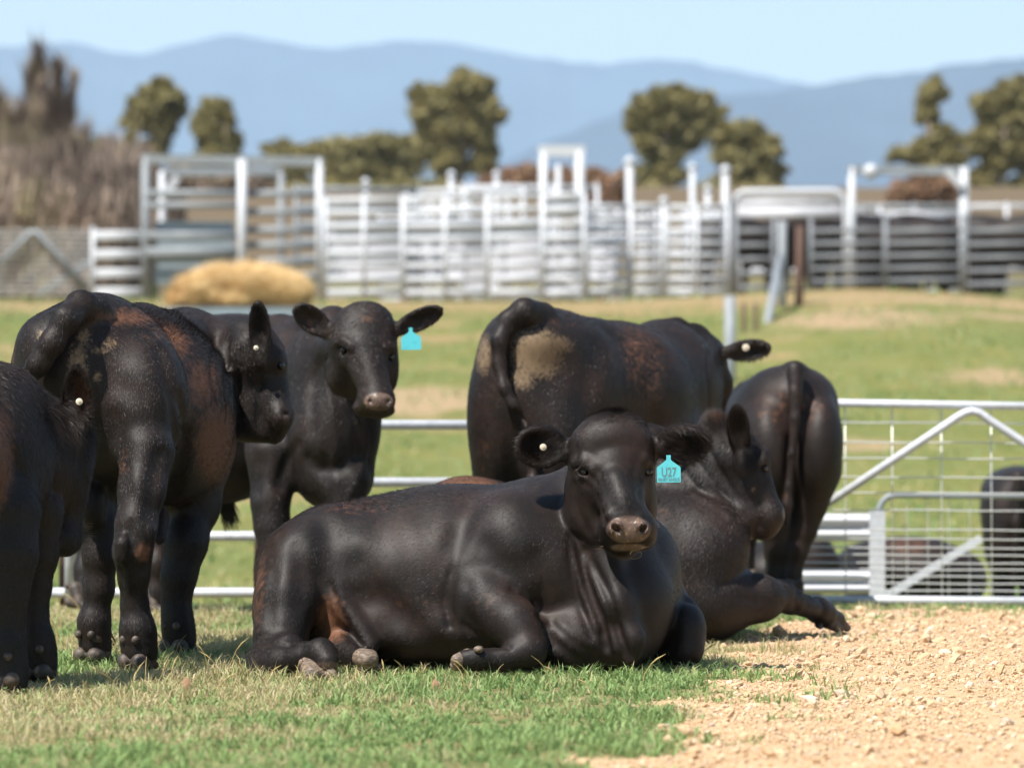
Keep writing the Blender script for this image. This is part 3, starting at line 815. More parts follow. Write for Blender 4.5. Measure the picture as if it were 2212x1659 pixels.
    # tail, lifted to the left
    tl = [(210, 668, 32), (174, 660, 30), (142, 690, 28), (112, 742, 25), (84, 786, 24), (54, 818, 18)]; td = [14.12, 14.03]
    for u, v, r_ in tl[2:]: td.append(min(b.hit(u, v) - px(r_, 14) * 1.0 - 0.045, td[-1] + 0.03))
    b.chain([(u, v, d_, r_) for (u, v, r_), d_ in zip(tl, td)], k=0.03)
    b.chain([(54, 818, td[-1], 18), (32, 860, 13.8, 13), (24, 930, 13.84, 12), (22, 1000, 13.86, 16), (24, 1060, 13.86, 10)], k=0.02)
    pasterns(b, [P(300, 1440, 13.92), P(204, 1425, 14.28), P(387, 1418, 14.93)], math.radians(62))
    root = empty('bull', (-1.4, 14.6, 0))
    tag(root, 'large black bull standing with its rump to the camera, tail raised, rusty stripe along back', 'bull')
    flow = flow_basic([((150, 800, 14), (0.2, -0.5, -1), 0.3, 1), ((300, 900, 14), (0.2, -0.3, -1), 0.3, 1), ((450, 850, 14.8), (-0.2, -0.8, -1), 0.3, 1.1), ((300, 1200, 13.9), (0, -0.2, -1), 0.3, 0.9),
                       ((470, 800, 15.5), (0.3, -0.3, -1), 0.25, 1), ((600, 850, 15.4), (0, 0, -1), 0.15, 0.8), ((560, 710, 15.3), (0, -0.2, 1), 0.07, 1.3), ((340, 690, 15), (-0.3, -1, -0.2), 0.2, 1.2)])
    rust = [(P(270, 690, 14.4), (0.16, 0.5, 0.05), 0.85), (P(350, 745, 14.6), (0.12, 0.5, 0.10), 0.9), (P(410, 850, 14.7), (0.09, 0.5, 0.14), 0.8), (P(470, 960, 14.8), (0.085, 0.6, 0.2), 1.05),
            (P(440, 840, 14.8), (0.09, 0.6, 0.12), 0.95), (P(310, 1190, 13.85), (0.035, 0.2, 0.05), 0.8), (P(270, 1000, 14), (0.05, 0.2, 0.12), 0.4), (P(30, 760, 14.2), (0.02, 0.3, 0.07), 0.6)]
    dust = [(P(166, 790, 13.95), (0.045, 0.3, 0.10), 0.95), (P(178, 728, 13.95), (0.035, 0.3, 0.04), 0.8), (P(238, 742, 14), (0.03, 0.3, 0.025), 0.75), (P(86, 722, 14), (0.02, 0.3, 0.03), 0.7), (P(208, 812, 13.95), (0.02, 0.3, 0.03), 0.8),
            (P(75, 795, 13.75), (0.03, 0.1, 0.03), 0.9), (P(210, 755, 13.95), (0.06, 0.3, 0.02), 0.65)]
    pad = [(P(616, 905, hd - 0.1), (0.02, 0.1, 0.04), 0.5)]
    sdf_object('body', b.f, MATS, root, rust=rust, dust=dust, pad=pad, hair=dict(count=330000, flow=flow, length=0.015, width=0.0016, lift=0.22, extra=[(P(400, 780, 14.6), 0.25, 2.0)]), seed=11, hair2=[dict(count=9000, length=.02, width=.0013, lift=.7, only=[(P(340, 710, 14.8), (.35, .9, .08), 1), (P(470, 850, 14.9), (.12, .6, .3), .6)]), dict(count=2500, length=.016, width=.0012, lift=.7, only=[(P(560, 720, 15.3), (.05, .1, .09), 1)])])
    eye(root, P(607, 790, hd - 0.085), 0.016)
    for (u, v, d) in ((300, 1440, 13.92), (204, 1425, 14.28), (387, 1418, 14.93), (212, 1400, 15.5)):
        g = P(u, v, d); g[2] = 0.0
        stand_hooves(root, g, math.radians(62))
    button(root, P(553, 762 - 10, hd - 0.17), (0.1, -1, 0.1), 0.010)
    tuft(root, P(22, 1080, 13.86), 0.02, 0.16, 240)
    return root

def tuft(parent, c, r, L, n, seed=0, dirv=(0, 0, -1), name='tail_switch'):
    g = np.random.default_rng(seed); m = []
    c = np.asarray(c, float); dirv = np.asarray(dirv, float)
    V = []; F = []
    for i in range(n):
        a = g.uniform(0, 2*math.pi); rr = r * math.sqrt(g.random())
        p = c + np.array([math.cos(a)*rr, math.sin(a)*rr, g.uniform(-0.02, 0.05)])
        l = L * g.uniform(0.5, 1.1); bend = g.normal(0, 0.18, 3) * l
        q = p + dirv * l * 0.5 + bend * 0.5; e = p + dirv * l + bend
        s = np.array([0.0018, 0.0008, 0]); n0 = len(V)
        V += [p - s, p + s, q - s, q + s, e]; F += [(n0, n0+1, n0+3), (n0, n0+3, n0+2), (n0+2, n0+3, n0+4)]
    me = np_mesh(name, V, F, smooth=False)
    for nm in ('rust', 'dust', 'pad'): attr(me, nm, np.zeros(len(V)))
    attr(me, 'strand', g.random(len(V)) * 0.5)
    return link(name, me, HAIR, parent)

def bull_a():
    b = B((-2.6, 12.4, -0.02), (-1.3, 13.9, 1.25), 0.009, 13.0)
    b.f = Field((-2.45, 12.3, -0.01), (-1.38, 13.95, 1.20), 0.009)
    b.e(-130, 985, 12.85, 152, 170, 0.34, k=0.04)            # ribs, mostly out of frame
    b.e(-150, 900, 13.1, 150, 150, 0.30, k=0.06)
    b.e(-5, 970, 13.15, 105, 190, 0.26, ang=8, k=0.05)         # shoulder
    b.e(20, 880, 13.25, 55, 90, 0.16, ang=25, k=0.07)
    b.c(30, 850, 13.3, 50, 130, 930, 13.42, 42, k=0.06)       # crest
    b.e(95, 985, 13.38, 70, 110, 0.15, ang=6, k=0.06)         # neck
    b.e(78, 1010, 13.2, 38, 88, 0.10, ang=-6, k=0.04)          # shoulder point, sunlit lobe
    b.g([(24, 960), (44, 1030), (70, 1100), (95, 1170)], 0.02, 0.02)
    hd = 13.45
    b.e(158, 955, hd, 38, 56, 0.11, k=0.04)
    b.e(150, 1030, hd, 42, 74, 0.11, ang=3, k=0.05)
    b.c(166, 960, hd, 27, 152, 1130, hd - 0.02, 27, k=0.04)
    b.e(143, 1163, hd - 0.02, 34, 38, 0.075, k=0.03)
    b.e(112, 1150, hd, 30, 48, 0.08, k=0.04)
    b.e(182, 1008, hd - 0.02, 14, 28, 0.05, k=0.03)
    b.g([(118, 1010), (112, 1080), (120, 1140)], 0.02, 0.016)
    ear(b, P(166, 930, hd - 0.09), P(163, 800, hd - 0.12), None, 0.047, (-0.15, -1, 0.05))
    # forelegs
    b.chain([(-10, 1120, 12.95, 100), (2, 1200, 12.92, 72), (4, 1280, 12.9, 50), (2, 1350, 12.9, 42), (4, 1420, 12.9, 44), (14, 1470, 12.88, 46)], k=0.06)
    b.chain([(86, 1110, 13.3, 52), (84, 1200, 13.3, 36), (78, 1270, 13.3, 27), (74, 1330, 13.3, 25), (78, 1400, 13.3, 33), (84, 1436, 13.3, 34)], k=0.05)
    b.c(-150, 1080, 12.9, 80, -160, 1240, 12.9, 40, k=0.06); b.c(-160, 1240, 12.9, 40, -160, 1470, 12.9, 38, k=0.05)
    pasterns(b, [P(16, 1500, 12.88), P(84, 1470, 13.3)], math.radians(75))
    root = empty('bull', (-1.8, 13.0, 0))
    tag(root, 'black bull cut off by the left edge, head hanging low, one ear upright', 'bull')
    flow = flow_basic([((0, 900, 13), (0.4, 0, -1), 0.25, 1.3), ((80, 1000, 13.2), (0.2, 0, -1), 0.15, 1.5), ((150, 930, 13.4), (0.6, -0.2, -0.7), 0.09, 3.0), ((165, 840, 13.3), (0.2, -0.1, 1), 0.07, 1.4),
                       ((185, 880, 13.3), (1, -0.1, 0.1), 0.04, 2.0), ((150, 1080, 13.4), (0, 0, -1), 0.15, 1.0), ((0, 1350, 12.9), (0, 0, -1), 0.3, 0.8)])
    rust = [(P(-10, 985, 12.75), (0.055, 0.3, 0.20), 1.15), (P(165, 850, 13.3), (0.035, 0.1, 0.07), 1.0)]
    sdf_object('body', b.f, MATS, root, rust=rust, hair=dict(count=230000, flow=flow, length=0.018, width=0.0017, lift=0.26, extra=[(P(160, 880, 13.35), 0.12, 4)]), seed=21, hair2=[dict(count=5000, length=.016, width=.0012, lift=.7, only=[(P(163, 860, 13.3), (.05, .1, .09), 1)]), dict(count=2500, length=.02, width=.0013, lift=.7, only=[(P(90, 880, 13.35), (.12, .2, .05), 1), (P(190, 930, 13.4), (.03, .1, .09), 1)])])
    for (u, v, d) in ((16, 1500, 12.88), (84, 1470, 13.3)):
        g = P(u, v, d); g[2] = 0.0
        stand_hooves(root, g, math.radians(75))
    button(root, P(171, 868, hd - 0.125), (0.2, -1, 0.2), 0.012)
    r = np.random.default_rng(8); m = MB()
    for i in range(26):
        a = P(176 + r.uniform(-4, 4), r.uniform(1125, 1190), hd - 0.03); L = r.uniform(0.03, 0.055)
        dr = np.array([1.0, -0.3, r.uniform(-0.2, 0.25)]); dr /= np.linalg.norm(dr)
        m.tube([a, a + dr * L], [0.0006, 0.0003], 3)
    m.build('whisker', HORN, root)['kind'] = 'stuff'
    return root

def bull_c():
    b = B((-2.5, 16.2, -0.02), (-0.3, 19.6, 1.6), 0.011, 17)
    b.f = Field((-2.35, 16.35, -0.01), (-0.30, 19.4, 1.52), 0.0105)
    k = 0.1
    b.e(715, 950, 17.45, 100, 130, 0.30, k=k)                # chest
    b.e(735, 880, 17.40, 85, 130, 0.22, ang=-6, k=0.09)        # neck base
    b.c(725, 770, 17.45, 68, 765, 740, 17.1, 58, k=0.09)       # neck
    b.e(700, 830, 17.55, 80, 140, 0.25, k=0.09)
    b.e(720, 712, 17.5, 46, 52, 0.14, k=0.07)               # crest
    b.e(640, 830, 17.9, 95, 140, 0.35, k=k)                 # shoulder
    b.e(600, 960, 17.6, 72, 110, 0.22, k=0.08)
    b.e(500, 880, 18.3, 160, 178, 0.42, k=k)
    b.e(350, 870, 18.7, 150, 170, 0.42, k=k)
    b.e(250, 860, 18.9, 120, 160, 0.36, k=k)
    b.e(450, 1000, 18.2, 150, 90, 0.32, k=k)
    b.e(725, 1040, 17.38, 78, 62, 0.20, k=0.08)
    b.c(600, 720, 18.0, 40, 420, 720, 18.6, 40, k=0.1)
    b.chain([(590, 985, 17.42, 60), (584, 1085, 17.36, 37), (588, 1140, 17.34, 34), (594, 1190, 17.32, 28), (598, 1240, 17.3, 20), (598, 1300, 17.3, 19), (598, 1335, 17.3, 23)], k=0.06)
    b.chain([(745, 1050, 17.25, 48), (748, 1140, 17.2, 34), (748, 1240, 17.2, 20), (748, 1335, 17.2, 22)], k=0.06)
    b.chain([(330, 960, 18.45, 70), (338, 1090, 18.4, 34), (345, 1150, 18.4, 25), (340, 1220, 18.35, 18), (338, 1280, 18.35, 17), (338, 1305, 18.35, 21)], k=0.06)
    b.chain([(200, 960, 18.95, 70), (190, 1100, 18.9, 32), (192, 1160, 18.9, 24), (182, 1230, 18.85, 18), (176, 1290, 18.8, 20)], k=0.06)
    hd = 16.85
    b.e(782, 730, hd, 72, 72, 0.12, k=0.04)
    b.e(793, 690, hd + 0.03, 52, 36, 0.08, k=0.05)
    b.e(780, 745, hd - 0.05, 68, 52, 0.08, k=0.04)
    b.e(733, 785, hd + 0.05, 22, 66, 0.12, ang=-8, k=0.04)
    b.e(843, 785, hd + 0.06, 16, 62, 0.11, k=0.04)
    b.e(785, 800, hd + 0.03, 66, 72, 0.12, ang=-10, k=0.05)
    b.c(785, 765, hd - 0.08, 46, 813, 848, hd - 0.18, 34, k=0.04)
    b.e(815, 866, hd - 0.19, 40, 29, 0.07, k=0.03)
    b.e(790, 872, hd - 0.13, 26, 26, 0.07, k=0.03)
    b.e(818, 886, hd - 0.13, 36, 18, 0.06, k=0.03)
    b.e(818, 868, hd - 0.245, 33, 19, 0.03, k=0.012)
    for u, s in ((799, 1), (838, -1)):
        b.e(u, 867, hd - 0.285, 9, 6, 0.04, ang=-35*s, k=0.008, sub=True)
    b.cs([(724, 740, 7), (742, 736, 9), (760, 748, 8)], 0.003, k=0.02); b.cs([(835, 748, 8), (850, 752, 8)], 0.003, k=0.02)
    e1, e2 = b.hit(741, 756), b.hit(845, 772)
    b.e(741, 756, e1 + 0.004, 12, 8, 0.022, ang=-20, k=0.012, sub=True); b.e(845, 772, e2 + 0.004, 8, 8, 0.022, k=0.012, sub=True)
    b.g([(755, 766), (770, 780), (778, 800)], 0.012, 0.010); b.g([(826, 790), (830, 815)], 0.012, 0.010)
    for pts, w, a in [([(707, 760), (712, 850), (724, 950), (722, 1010)], 0.02, -0.010), ([(770, 880), (792, 950), (782, 1010), (760, 1060)], 0.02, -0.014), ([(640, 960), (615, 1000), (605, 1050)], 0.025, 0.020),
                      ([(700, 990), (705, 1040)], 0.02, 0.012), ([(665, 990), (690, 1015), (740, 1010)], 0.03, 0.018), ([(560, 1000), (552, 1060)], 0.03, 0.012), ([(745, 800), (752, 840), (775, 870)], 0.016, 0.010), ([(690, 780), (672, 860), (676, 930)], 0.03, 0.014), ([(752, 850), (774, 920), (770, 980)], 0.03, 0.016)]:
        b.g(pts, w, a)
    ear(b, P(715, 722, hd + 0.02), P(640, 666, hd - 0.04), None, 0.060, (0.15, -1, -0.25))
    ear(b, P(850, 716, hd + 0.02), P(951, 670, hd - 0.04), None, 0.052, (-0.1, -1, -0.4))
    b.chain([(170, 760, 19.2, 18), (160, 900, 19.25, 10), (160, 1050, 19.2, 12)], k=0.04)
    root = empty('bull', (-1.1, 17.8, 0))
    tag(root, 'black bull standing behind with its face to the camera and a plain blue ear tag', 'bull')
    flow = flow_basic([((700, 950, 17), (0, 0, -1), 0.6, 1), ((785, 700, 16.8), (0, 0, 0.5), 0.1, 1), ((560, 900, 18), (-0.5, 0.2, -1), 0.4, 1)])
    rust = [(P(795, 690, hd - .05), (0.07, 0.2, 0.04), 0.5), (P(920, 700, hd), (0.05, 0.1, 0.04), 0.35), (P(672, 700, hd), (0.03, 0.1, 0.03), 0.6)]
    pad = [(P(818, 868, hd - 0.26), (px(33, 16.6), 0.06, px(19, 16.6)), 1.6)]
    sdf_object('body', b.f, MATS, root, rust=rust, pad=pad, hair=dict(count=150000, flow=flow, length=0.016, width=0.0022, lift=0.25, extra=[(P(785, 750, hd), 0.2, 4)]), seed=31)
    eye(root, P(742, 756, e1 + 0.010), 0.016); eye(root, P(844, 772, e2 + 0.010), 0.016)
    for (u, v, d) in ((598, 1350, 17.3), (748, 1350, 17.2), (338, 1330, 18.35), (176, 1330, 18.8)):
        g = P(u, v, d); g[2] = 0.0
        stand_hooves(root, g, math.radians(-35))
    ear_tag(root, P(887, 708, hd - 0.11), px(43, 16.7), px(48, 16.7), (1, 0.1, 0.03), (0.05, -1, 0.05), [])
    tuft(root, P(490, 1095, 18.3), 0.035, 0.11, 200, 3, (0.2, 0, -1), 'belly_hair')
    return root

def bull_d():
    b = B((-0.4, 16.7, -0.02), (1.35, 19.9, 1.6), 0.012, 17.6)
    b.f = Field((-0.32, 16.8, -0.01), (1.36, 19.6, 1.55), 0.0115)
    k = 0.11
    b.e(1135, 860, 17.65, 120, 185, 0.36, k=k)
    b.e(1155, 740, 17.6, 100, 72, 0.30, k=k)
    b.e(1225, 850, 17.75, 130, 170, 0.36, k=k)
    b.e(1320, 850, 18.15, 180, 158, 0.46, k=k)
    b.e(1430, 840, 18.55, 128, 150, 0.40, k=k)
    b.e(1350, 960, 18.2, 190, 80, 0.40, k=k)
    b.e(1500, 800, 18.8, 62, 92, 0.24, k=0.09)
    b.e(1500, 880, 18.7, 52, 80, 0.2, k=0.08)
    b.e(1460, 712, 18.7, 26, 22, 0.12, k=0.05); b.e(1500, 722, 18.8, 24, 20, 0.10, k=0.05)
    b.c(1525, 770, 18.9, 44, 1545, 830, 19.1, 34, k=0.06)
    b.c(1545, 830, 19.1, 34, 1540, 900, 19.2, 24, k=0.05)
    b.e(1075, 950, 17.6, 60, 150, 0.22, k=0.08)
    b.e(1200, 950, 17.5, 85, 150, 0.22, k=0.08)
    b.chain([(1078, 1020, 17.58, 46), (1082, 1120, 17.5, 30), (1084, 1180, 17.5, 24), (1082, 1260, 17.5, 20), (1082, 1325, 17.5, 23)], k=0.05)
    b.chain([(1172, 1020, 17.4, 42), (1172, 1120, 17.35, 30), (1172, 1180, 17.35, 26), (1172, 1260, 17.35, 20), (1172, 1330, 17.35, 23)], k=0.05)
    b.chain([(1440, 960, 18.45, 62), (1440, 1100, 18.4, 34), (1438, 1200, 18.4, 24), (1438, 1310, 18.4, 24)], k=0.05)
    b.chain([(1370, 960, 18.9, 60), (1370, 1100, 18.9, 32), (1368, 1200, 18.9, 22), (1368, 1300, 18.9, 22)], k=0.05)
    tl = [(1172, 686, 33), (1132, 674, 29), (1097, 694, 22), (1078, 736, 18), (1078, 785, 15), (1089, 838, 13), (1110, 877, 12), (1132, 920, 11), (1144, 980, 12), (1150, 1060, 18), (1152, 1130, 10)]
    hd_ = [b.hit(u, v) for u, v, r_ in tl]; hd_[0] = 17.45; hd_[1] = 17.33
    for i in range(2, len(tl)): hd_[i] = min(hd_[i] - px(tl[i][2], 17.2) * 1.0 - 0.045, hd_[i-1] + 0.05, 17.33)
    b.chain([(u, v, d_, r_) for (u, v, r_), d_ in zip(tl, hd_)], k=0.025)
    b.e(1285, 722, 17.9, 52, 30, 0.15, ang=-8, k=0.08)
    for pts, w, a in [([(1115, 900), (1135, 960), (1140, 1020)], 0.03, 0.03), ([(1420, 760), (1400, 860), (1430, 960)], 0.05, 0.02), ([(1530, 760), (1528, 830), (1530, 880)], 0.02, 0.012), ([(1290, 760), (1262, 850), (1270, 950)], 0.06, 0.02)]:
        b.g(pts, w, a)
    ear(b, P(1562, 762, 18.8), P(1660, 750, 18.72), None, 0.055, (0.1, -1, -0.35))
    root = empty('bull', (0.4, 18.2, 0))
    tag(root, 'black bull standing behind the head of the tagged one, sandy mud patch on its rump', 'bull')
    flow = flow_basic([((1150, 850, 17.3), (-0.1, 0, -1), 0.5, 1), ((1400, 800, 18), (-0.6, 0, -1), 0.5, 1), ((1470, 695, 18.6), (0, 0, 1), 0.06, 2.6), ((1610, 755, 18.7), (0.3, 0, -1), 0.08, 1.8)])
    rust = [(P(1365, 800, 18.0), (0.22, 0.6, 0.30), 0.50), (P(1340, 850, 18.0), (0.10, 0.6, 0.2), 0.45), (P(1180, 700, 17.5), (0.2, 0.3, 0.06), 0.4), (P(1050, 980, 17.5), (0.05, 0.2, 0.2), 0.4)]
    dust = [(P(1160, 765, 17.35), (0.13, 0.4, 0.12), 1.25), (P(1205, 745, 17.4), (0.08, 0.4, 0.05), 1.0), (P(1045, 765, 17.5), (0.05, 0.3, 0.11), 1.0), (P(1130, 815, 17.3), (0.07, 0.3, 0.07), 0.9)]
    sdf_object('body', b.f, MATS, root, rust=rust, dust=dust, hair=dict(count=150000, flow=flow, length=0.016, width=0.0022, lift=0.25, extra=[(P(1475, 700, 18.7), 0.12, 8), (P(1610, 755, 18.7), 0.1, 5)]), seed=41)
    for (u, d) in ((1082, 17.5), (1172, 17.35), (1438, 18.4), (1368, 18.9)):
        g = P(u, 1300, d); g[2] = 0.0; stand_hooves(root, g, math.radians(50))
    button(root, P(1611, 751, 18.68), (0.05, -1, 0.1), 0.017)
    return root

def bull_e():
    b = B((0.9, 19, 0), (1.8, 21, 1.5), 0.012, 19.6)
    b.f = Field((0.95, 19.2, -0.01), (1.80, 21.9, 1.34), 0.0125)
    k = 0.10
    b.e(1705, 860, 19.75, 100, 72, 0.28, k=k)
    b.e(1690, 940, 19.8, 128, 118, 0.32, k=k)
    b.e(1645, 950, 20.4, 100, 125, 0.55, k=k)
    b.e(1640, 930, 21.0, 92, 115, 0.4, k=k)
    b.c(1716, 806, 19.62, 27, 1712, 860, 19.55, 34, k=0.06)
    b.e(1764, 975, 19.55, 56, 120, 0.2, ang=-6, k=0.06)
    b.e(1662, 985, 19.55, 60, 120, 0.2, ang=3, k=0.06)
    b.chain([(1768, 1020, 19.55, 46), (1750, 1095, 19.55, 32), (1738, 1145, 19.55, 24), (1724, 1190, 19.55, 19), (1714, 1240, 19.55, 15), (1712, 1285, 19.55, 18)], k=0.05)
    b.chain([(1672, 1060, 19.6, 48), (1676, 1140, 19.6, 32), (1678, 1190, 19.6, 24), (1672, 1240, 19.6, 17), (1670, 1285, 19.6, 18)], k=0.05)
    b.chain([(1620, 1030, 21.0, 40), (1612, 1150, 21.0, 22), (1612, 1260, 21.0, 17)], k=0.05); b.chain([(1690, 1030, 21.1, 40), (1690, 1150, 21.1, 20), (1690, 1255, 21.1, 16)], k=0.05)
    b.c(1625, 900, 21.2, 50, 1610, 960, 21.6, 36, k=0.06); b.c(1610, 960, 21.6, 34, 1608, 1040, 21.7, 22, k=0.05)
    b.g([(1712, 960), (1708, 1040), (1704, 1100)], 0.035, 0.03)
    b.chain([(1718, 800, 19.45, 22), (1718, 850, 19.40, 14), (1718, 905, 19.38, 12), (1711, 980, 19.36, 9), (1704, 1050, 19.36, 9), (1701, 1090, 19.36, 12), (1697, 1130, 19.36, 9)], k=0.02)
    root = empty('bull', (1.45, 20.2, 0))
    tag(root, 'black bull seen squarely from behind, thin tail hanging straight down, in front of mesh gate', 'bull')
    flow = flow_basic([((1700, 950, 19.6), (0, 0, -1), 0.8, 1)])
    rust = [(P(1660, 900, 19.5), (0.12, 0.3, 0.16), 0.38), (P(1755, 880, 19.5), (0.10, 0.3, 0.12), 0.42), (P(1690, 870, 19.5), (0.05, 0.3, 0.12), 0.45), (P(1693, 1075, 19.5), (0.02, 0.2, 0.05), 0.8)]
    sdf_object('body', b.f, MATS, root, rust=rust, hair=dict(count=30000, flow=flow, length=0.015, width=0.0024, lift=0.25), seed=51)
    for (u, d) in ((1712, 19.55), (1670, 19.6), (1612, 21.0), (1690, 21.1)):
        g = P(u, 1300, d); g[2] = -0.01; stand_hooves(root, g, math.radians(100))
    return root

def bull_f():
    b = B((-0.6, 15.4, -0.02), (1.5, 16.9, 1.1), 0.009, 16)
    b.f = Field((-0.48, 15.5, -0.03), (1.50, 17.0, 1.02), 0.0085)
    k = 0.10
    b.e(1010, 1200, 16.35, 158, 172, 0.38, k=k)
    b.e(1180, 1215, 16.35, 250, 165, 0.40, k=k)
    b.e(1380, 1215, 16.3, 190, 170, 0.38, k=k)
    b.e(1490, 1225, 16.12, 118, 165, 0.30, k=0.09)          # shoulder
    b.e(1525, 1190, 16.05, 84, 112, 0.22, ang=-30, k=0.08)
    b.e(1520, 1300, 16.05, 95, 85, 0.24, k=0.08)
    b.c(1440, 1060, 16.35, 95, 1545, 985, 16.25, 70, k=0.09)    # neck
    b.e(1535, 1050, 16.25, 75, 95, 0.18, ang=-20, k=0.07)
    b.e(1570, 1110, 16.28, 50, 70, 0.14, k=0.06)
    hd = 16.12
    b.e(1548, 928, hd + 0.06, 38, 34, 0.08, k=0.05)
    b.e(1592, 985, hd + 0.02, 56, 56, 0.12, k=0.05)
    b.e(1608, 1050, hd + 0.02, 48, 70, 0.11, ang=-8, k=0.05)
    b.e(1642, 988, hd - 0.04, 22, 28, 0.055, k=0.03)
    b.c(1625, 1010, hd, 34, 1655, 1100, hd - 0.03, 32, k=0.04)
    b.e(1662, 1116, hd - 0.03, 33, 36, 0.075, ang=-10, k=0.03)
    b.e(1612, 1112, hd, 44, 46, 0.09, k=0.04)
    b.e(1648, 1142, hd - 0.01, 30, 24, 0.06, k=0.03)
    b.e(1650, 1010, b.hit(1650, 1010) + 0.004, 11, 9, 0.02, k=0.01, sub=True)
    ear(b, P(1600, 985, hd - 0.12), P(1591, 885, hd - 0.15), None, 0.047, (-0.1, -1, 0.0))
    ear(b, P(1490, 962, hd + 0.16), P(1384, 922, hd + 0.14), None, 0.042, (0.1, 0.6, -0.6))
    # near foreleg stretched forward
    b.c(1545, 1305, 15.98, 62, 1640, 1292, 16.06, 50, k=0.06)
    b.c(1640, 1292, 16.06, 47, 1688, 1287, 16.18, 33, k=0.035)
    b.c(1684, 1286, 16.18, 34, 1706, 1296, 16.24, 31, k=0.02)
    b.c(1712, 1300, 16.26, 25, 1752, 1313, 16.44, 23, k=0.02)
    b.c(1766, 1317, 16.50, 30, 1778, 1324, 16.54, 29, k=0.018)
    b.c(1780, 1328, 16.55, 25, 1806, 1340, 16.64, 21, k=0.015)
    for pts, w, a in [([(1500, 1068), (1556, 1098), (1598, 1138), (1616, 1176)], 0.016, -0.014), ([(1510, 1052), (1562, 1082), (1602, 1116)], 0.018, 0.022),
                      ([(1620, 1225), (1590, 1250), (1560, 1262)], 0.02, 0.016), ([(1470, 1000), (1510, 1060), (1560, 1100)], 0.016, 0.008), ([(1500, 985), (1540, 1045), (1585, 1090)], 0.014, 0.008), ([(1530, 965), (1562, 1025), (1590, 1070)], 0.014, 0.010),
                      ([(1595, 1030), (1588, 1080), (1592, 1120)], 0.012, 0.008), ([(1636, 1085), (1642, 1110), (1640, 1135)], 0.009, 0.008),
                      ([(1722, 1275), (1716, 1300), (1722, 1325)], 0.014, 0.010), ([(1700, 1310), (1680, 1318), (1650, 1325)], 0.014, 0.008), ([(1600, 1290), (1650, 1300), (1690, 1300)], 0.018, 0.007)]:
        b.g(pts, w, a)
    root = empty('bull', (0.3, 16.2, 0))
    tag(root, 'black bull lying on the far side, head turned right, foreleg stretched onto the gravel', 'bull')
    flow = flow_basic([((1200, 1100, 16.1), (-1, 0, -0.5), 0.3, 1), ((1500, 1200, 15.9), (-0.2, 0, -1), 0.2, 1.1), ((1480, 1000, 16.1), (-0.4, 0, -1), 0.15, 1.4), ((1640, 1290, 15.9), (0.7, 0, -0.5), 0.15, 1.0),
                       ((1550, 900, 16.1), (-0.2, 0, 1), 0.05, 3.0), ((1592, 930, 16), (0, -0.3, 1), 0.06, 1.6), ((1612, 990, 16), (0.2, -0.4, -1), 0.035, 4.2), ((1650, 1080, 16), (0.4, 0, -1), 0.1, 0.8), ((1660, 1130, 16), (0.6, 0, -0.7), 0.05, 0.7)])
    rust = [(P(1000, 1040, 16.2), (0.22, 0.4, 0.06), 0.75), (P(1555, 912, 16.1), (0.06, 0.1, 0.02), 0.7), (P(1430, 1120, 16), (0.10, 0.3, 0.10), 0.35), (P(1480, 1250, 15.9), (0.12, 0.3, 0.1), 0.3), (P(1715, 1290, 15.9), (0.03, 0.1, 0.05), 0.6), (P(1590, 930, 16), (0.03, 0.1, 0.05), 0.3)]
    dust = [(P(1628, 1058, 16), (0.015, 0.1, 0.02), 0.6)]
    pad = [(P(1695, 1108, hd - 0.05), (0.02, 0.1, 0.035), 0.8)]
    sdf_object('body', b.f, MATS, root, rust=rust, dust=dust, pad=pad, hair=dict(count=300000, flow=flow, length=0.016, width=0.0017, lift=0.24, extra=[(P(1550, 905, 16.1), 0.07, 9), (P(1605, 950, 16), 0.09, 7)]), seed=61, hair2=[dict(count=4000, length=.018, width=.0013, lift=.7, only=[(P(1592, 930, 16), (.05, .1, .09), 1), (P(1545, 905, 16.1), (.07, .1, .04), 1.5)])])
    eye(root, P(1652, 1011, b.hit(1652, 1011) - 0.002), 0.015)
    hoof(root, [(P(1798, 1336, 16.62), P(1830, 1356, 16.68), px(20, 16.6), px(9, 16.6)), (P(1788, 1340, 16.56), P(1814, 1359, 16.58), px(19, 16.6), px(9, 16.6)), (P(1766, 1348, 16.5), P(1772, 1353, 16.48), px(8, 16.5), px(7, 16.5))]).data.materials[0] = DHORN
    ear_tag(root, P(1456, 930, hd - 0.02), 0.07, 0.08, (1, 0.2, 0.0), (0.1, -1, 0.05))
    return root
# ------------------------------------------------------------------ terrain
_gd = np.array([0, 18.6, 20.9, 23.0, 26.0, 29.5, 34, 40, 50, 60, 66, 70, 82, 135, 165, 240, 600, 3000, 40000.])
_gz = np.array([0, 0.0, -0.09, -0.34, -0.63, -0.66, -0.42, 0.12, 1.28, 2.52, 3.16, 3.28, 3.45, 9.6, 10.6, 9.0, -4.0, -10, -12])
def vnoise(x, y, s, seed=0):
    r = np.random.default_rng(seed); T = r.random((64, 64))
    x = np.asarray(x) * s; y = np.asarray(y) * s
    xi = np.floor(x).astype(int); yi = np.floor(y).astype(int); fx = x - xi; fy = y - yi
    fx = fx*fx*(3-2*fx); fy = fy*fy*(3-2*fy)
    g = lambda i, j: T[i % 64, j % 64]
    return (g(xi, yi)*(1-fx) + g(xi+1, yi)*fx)*(1-fy) + (g(xi, yi+1)*(1-fx) + g(xi+1, yi+1)*fx)*fy
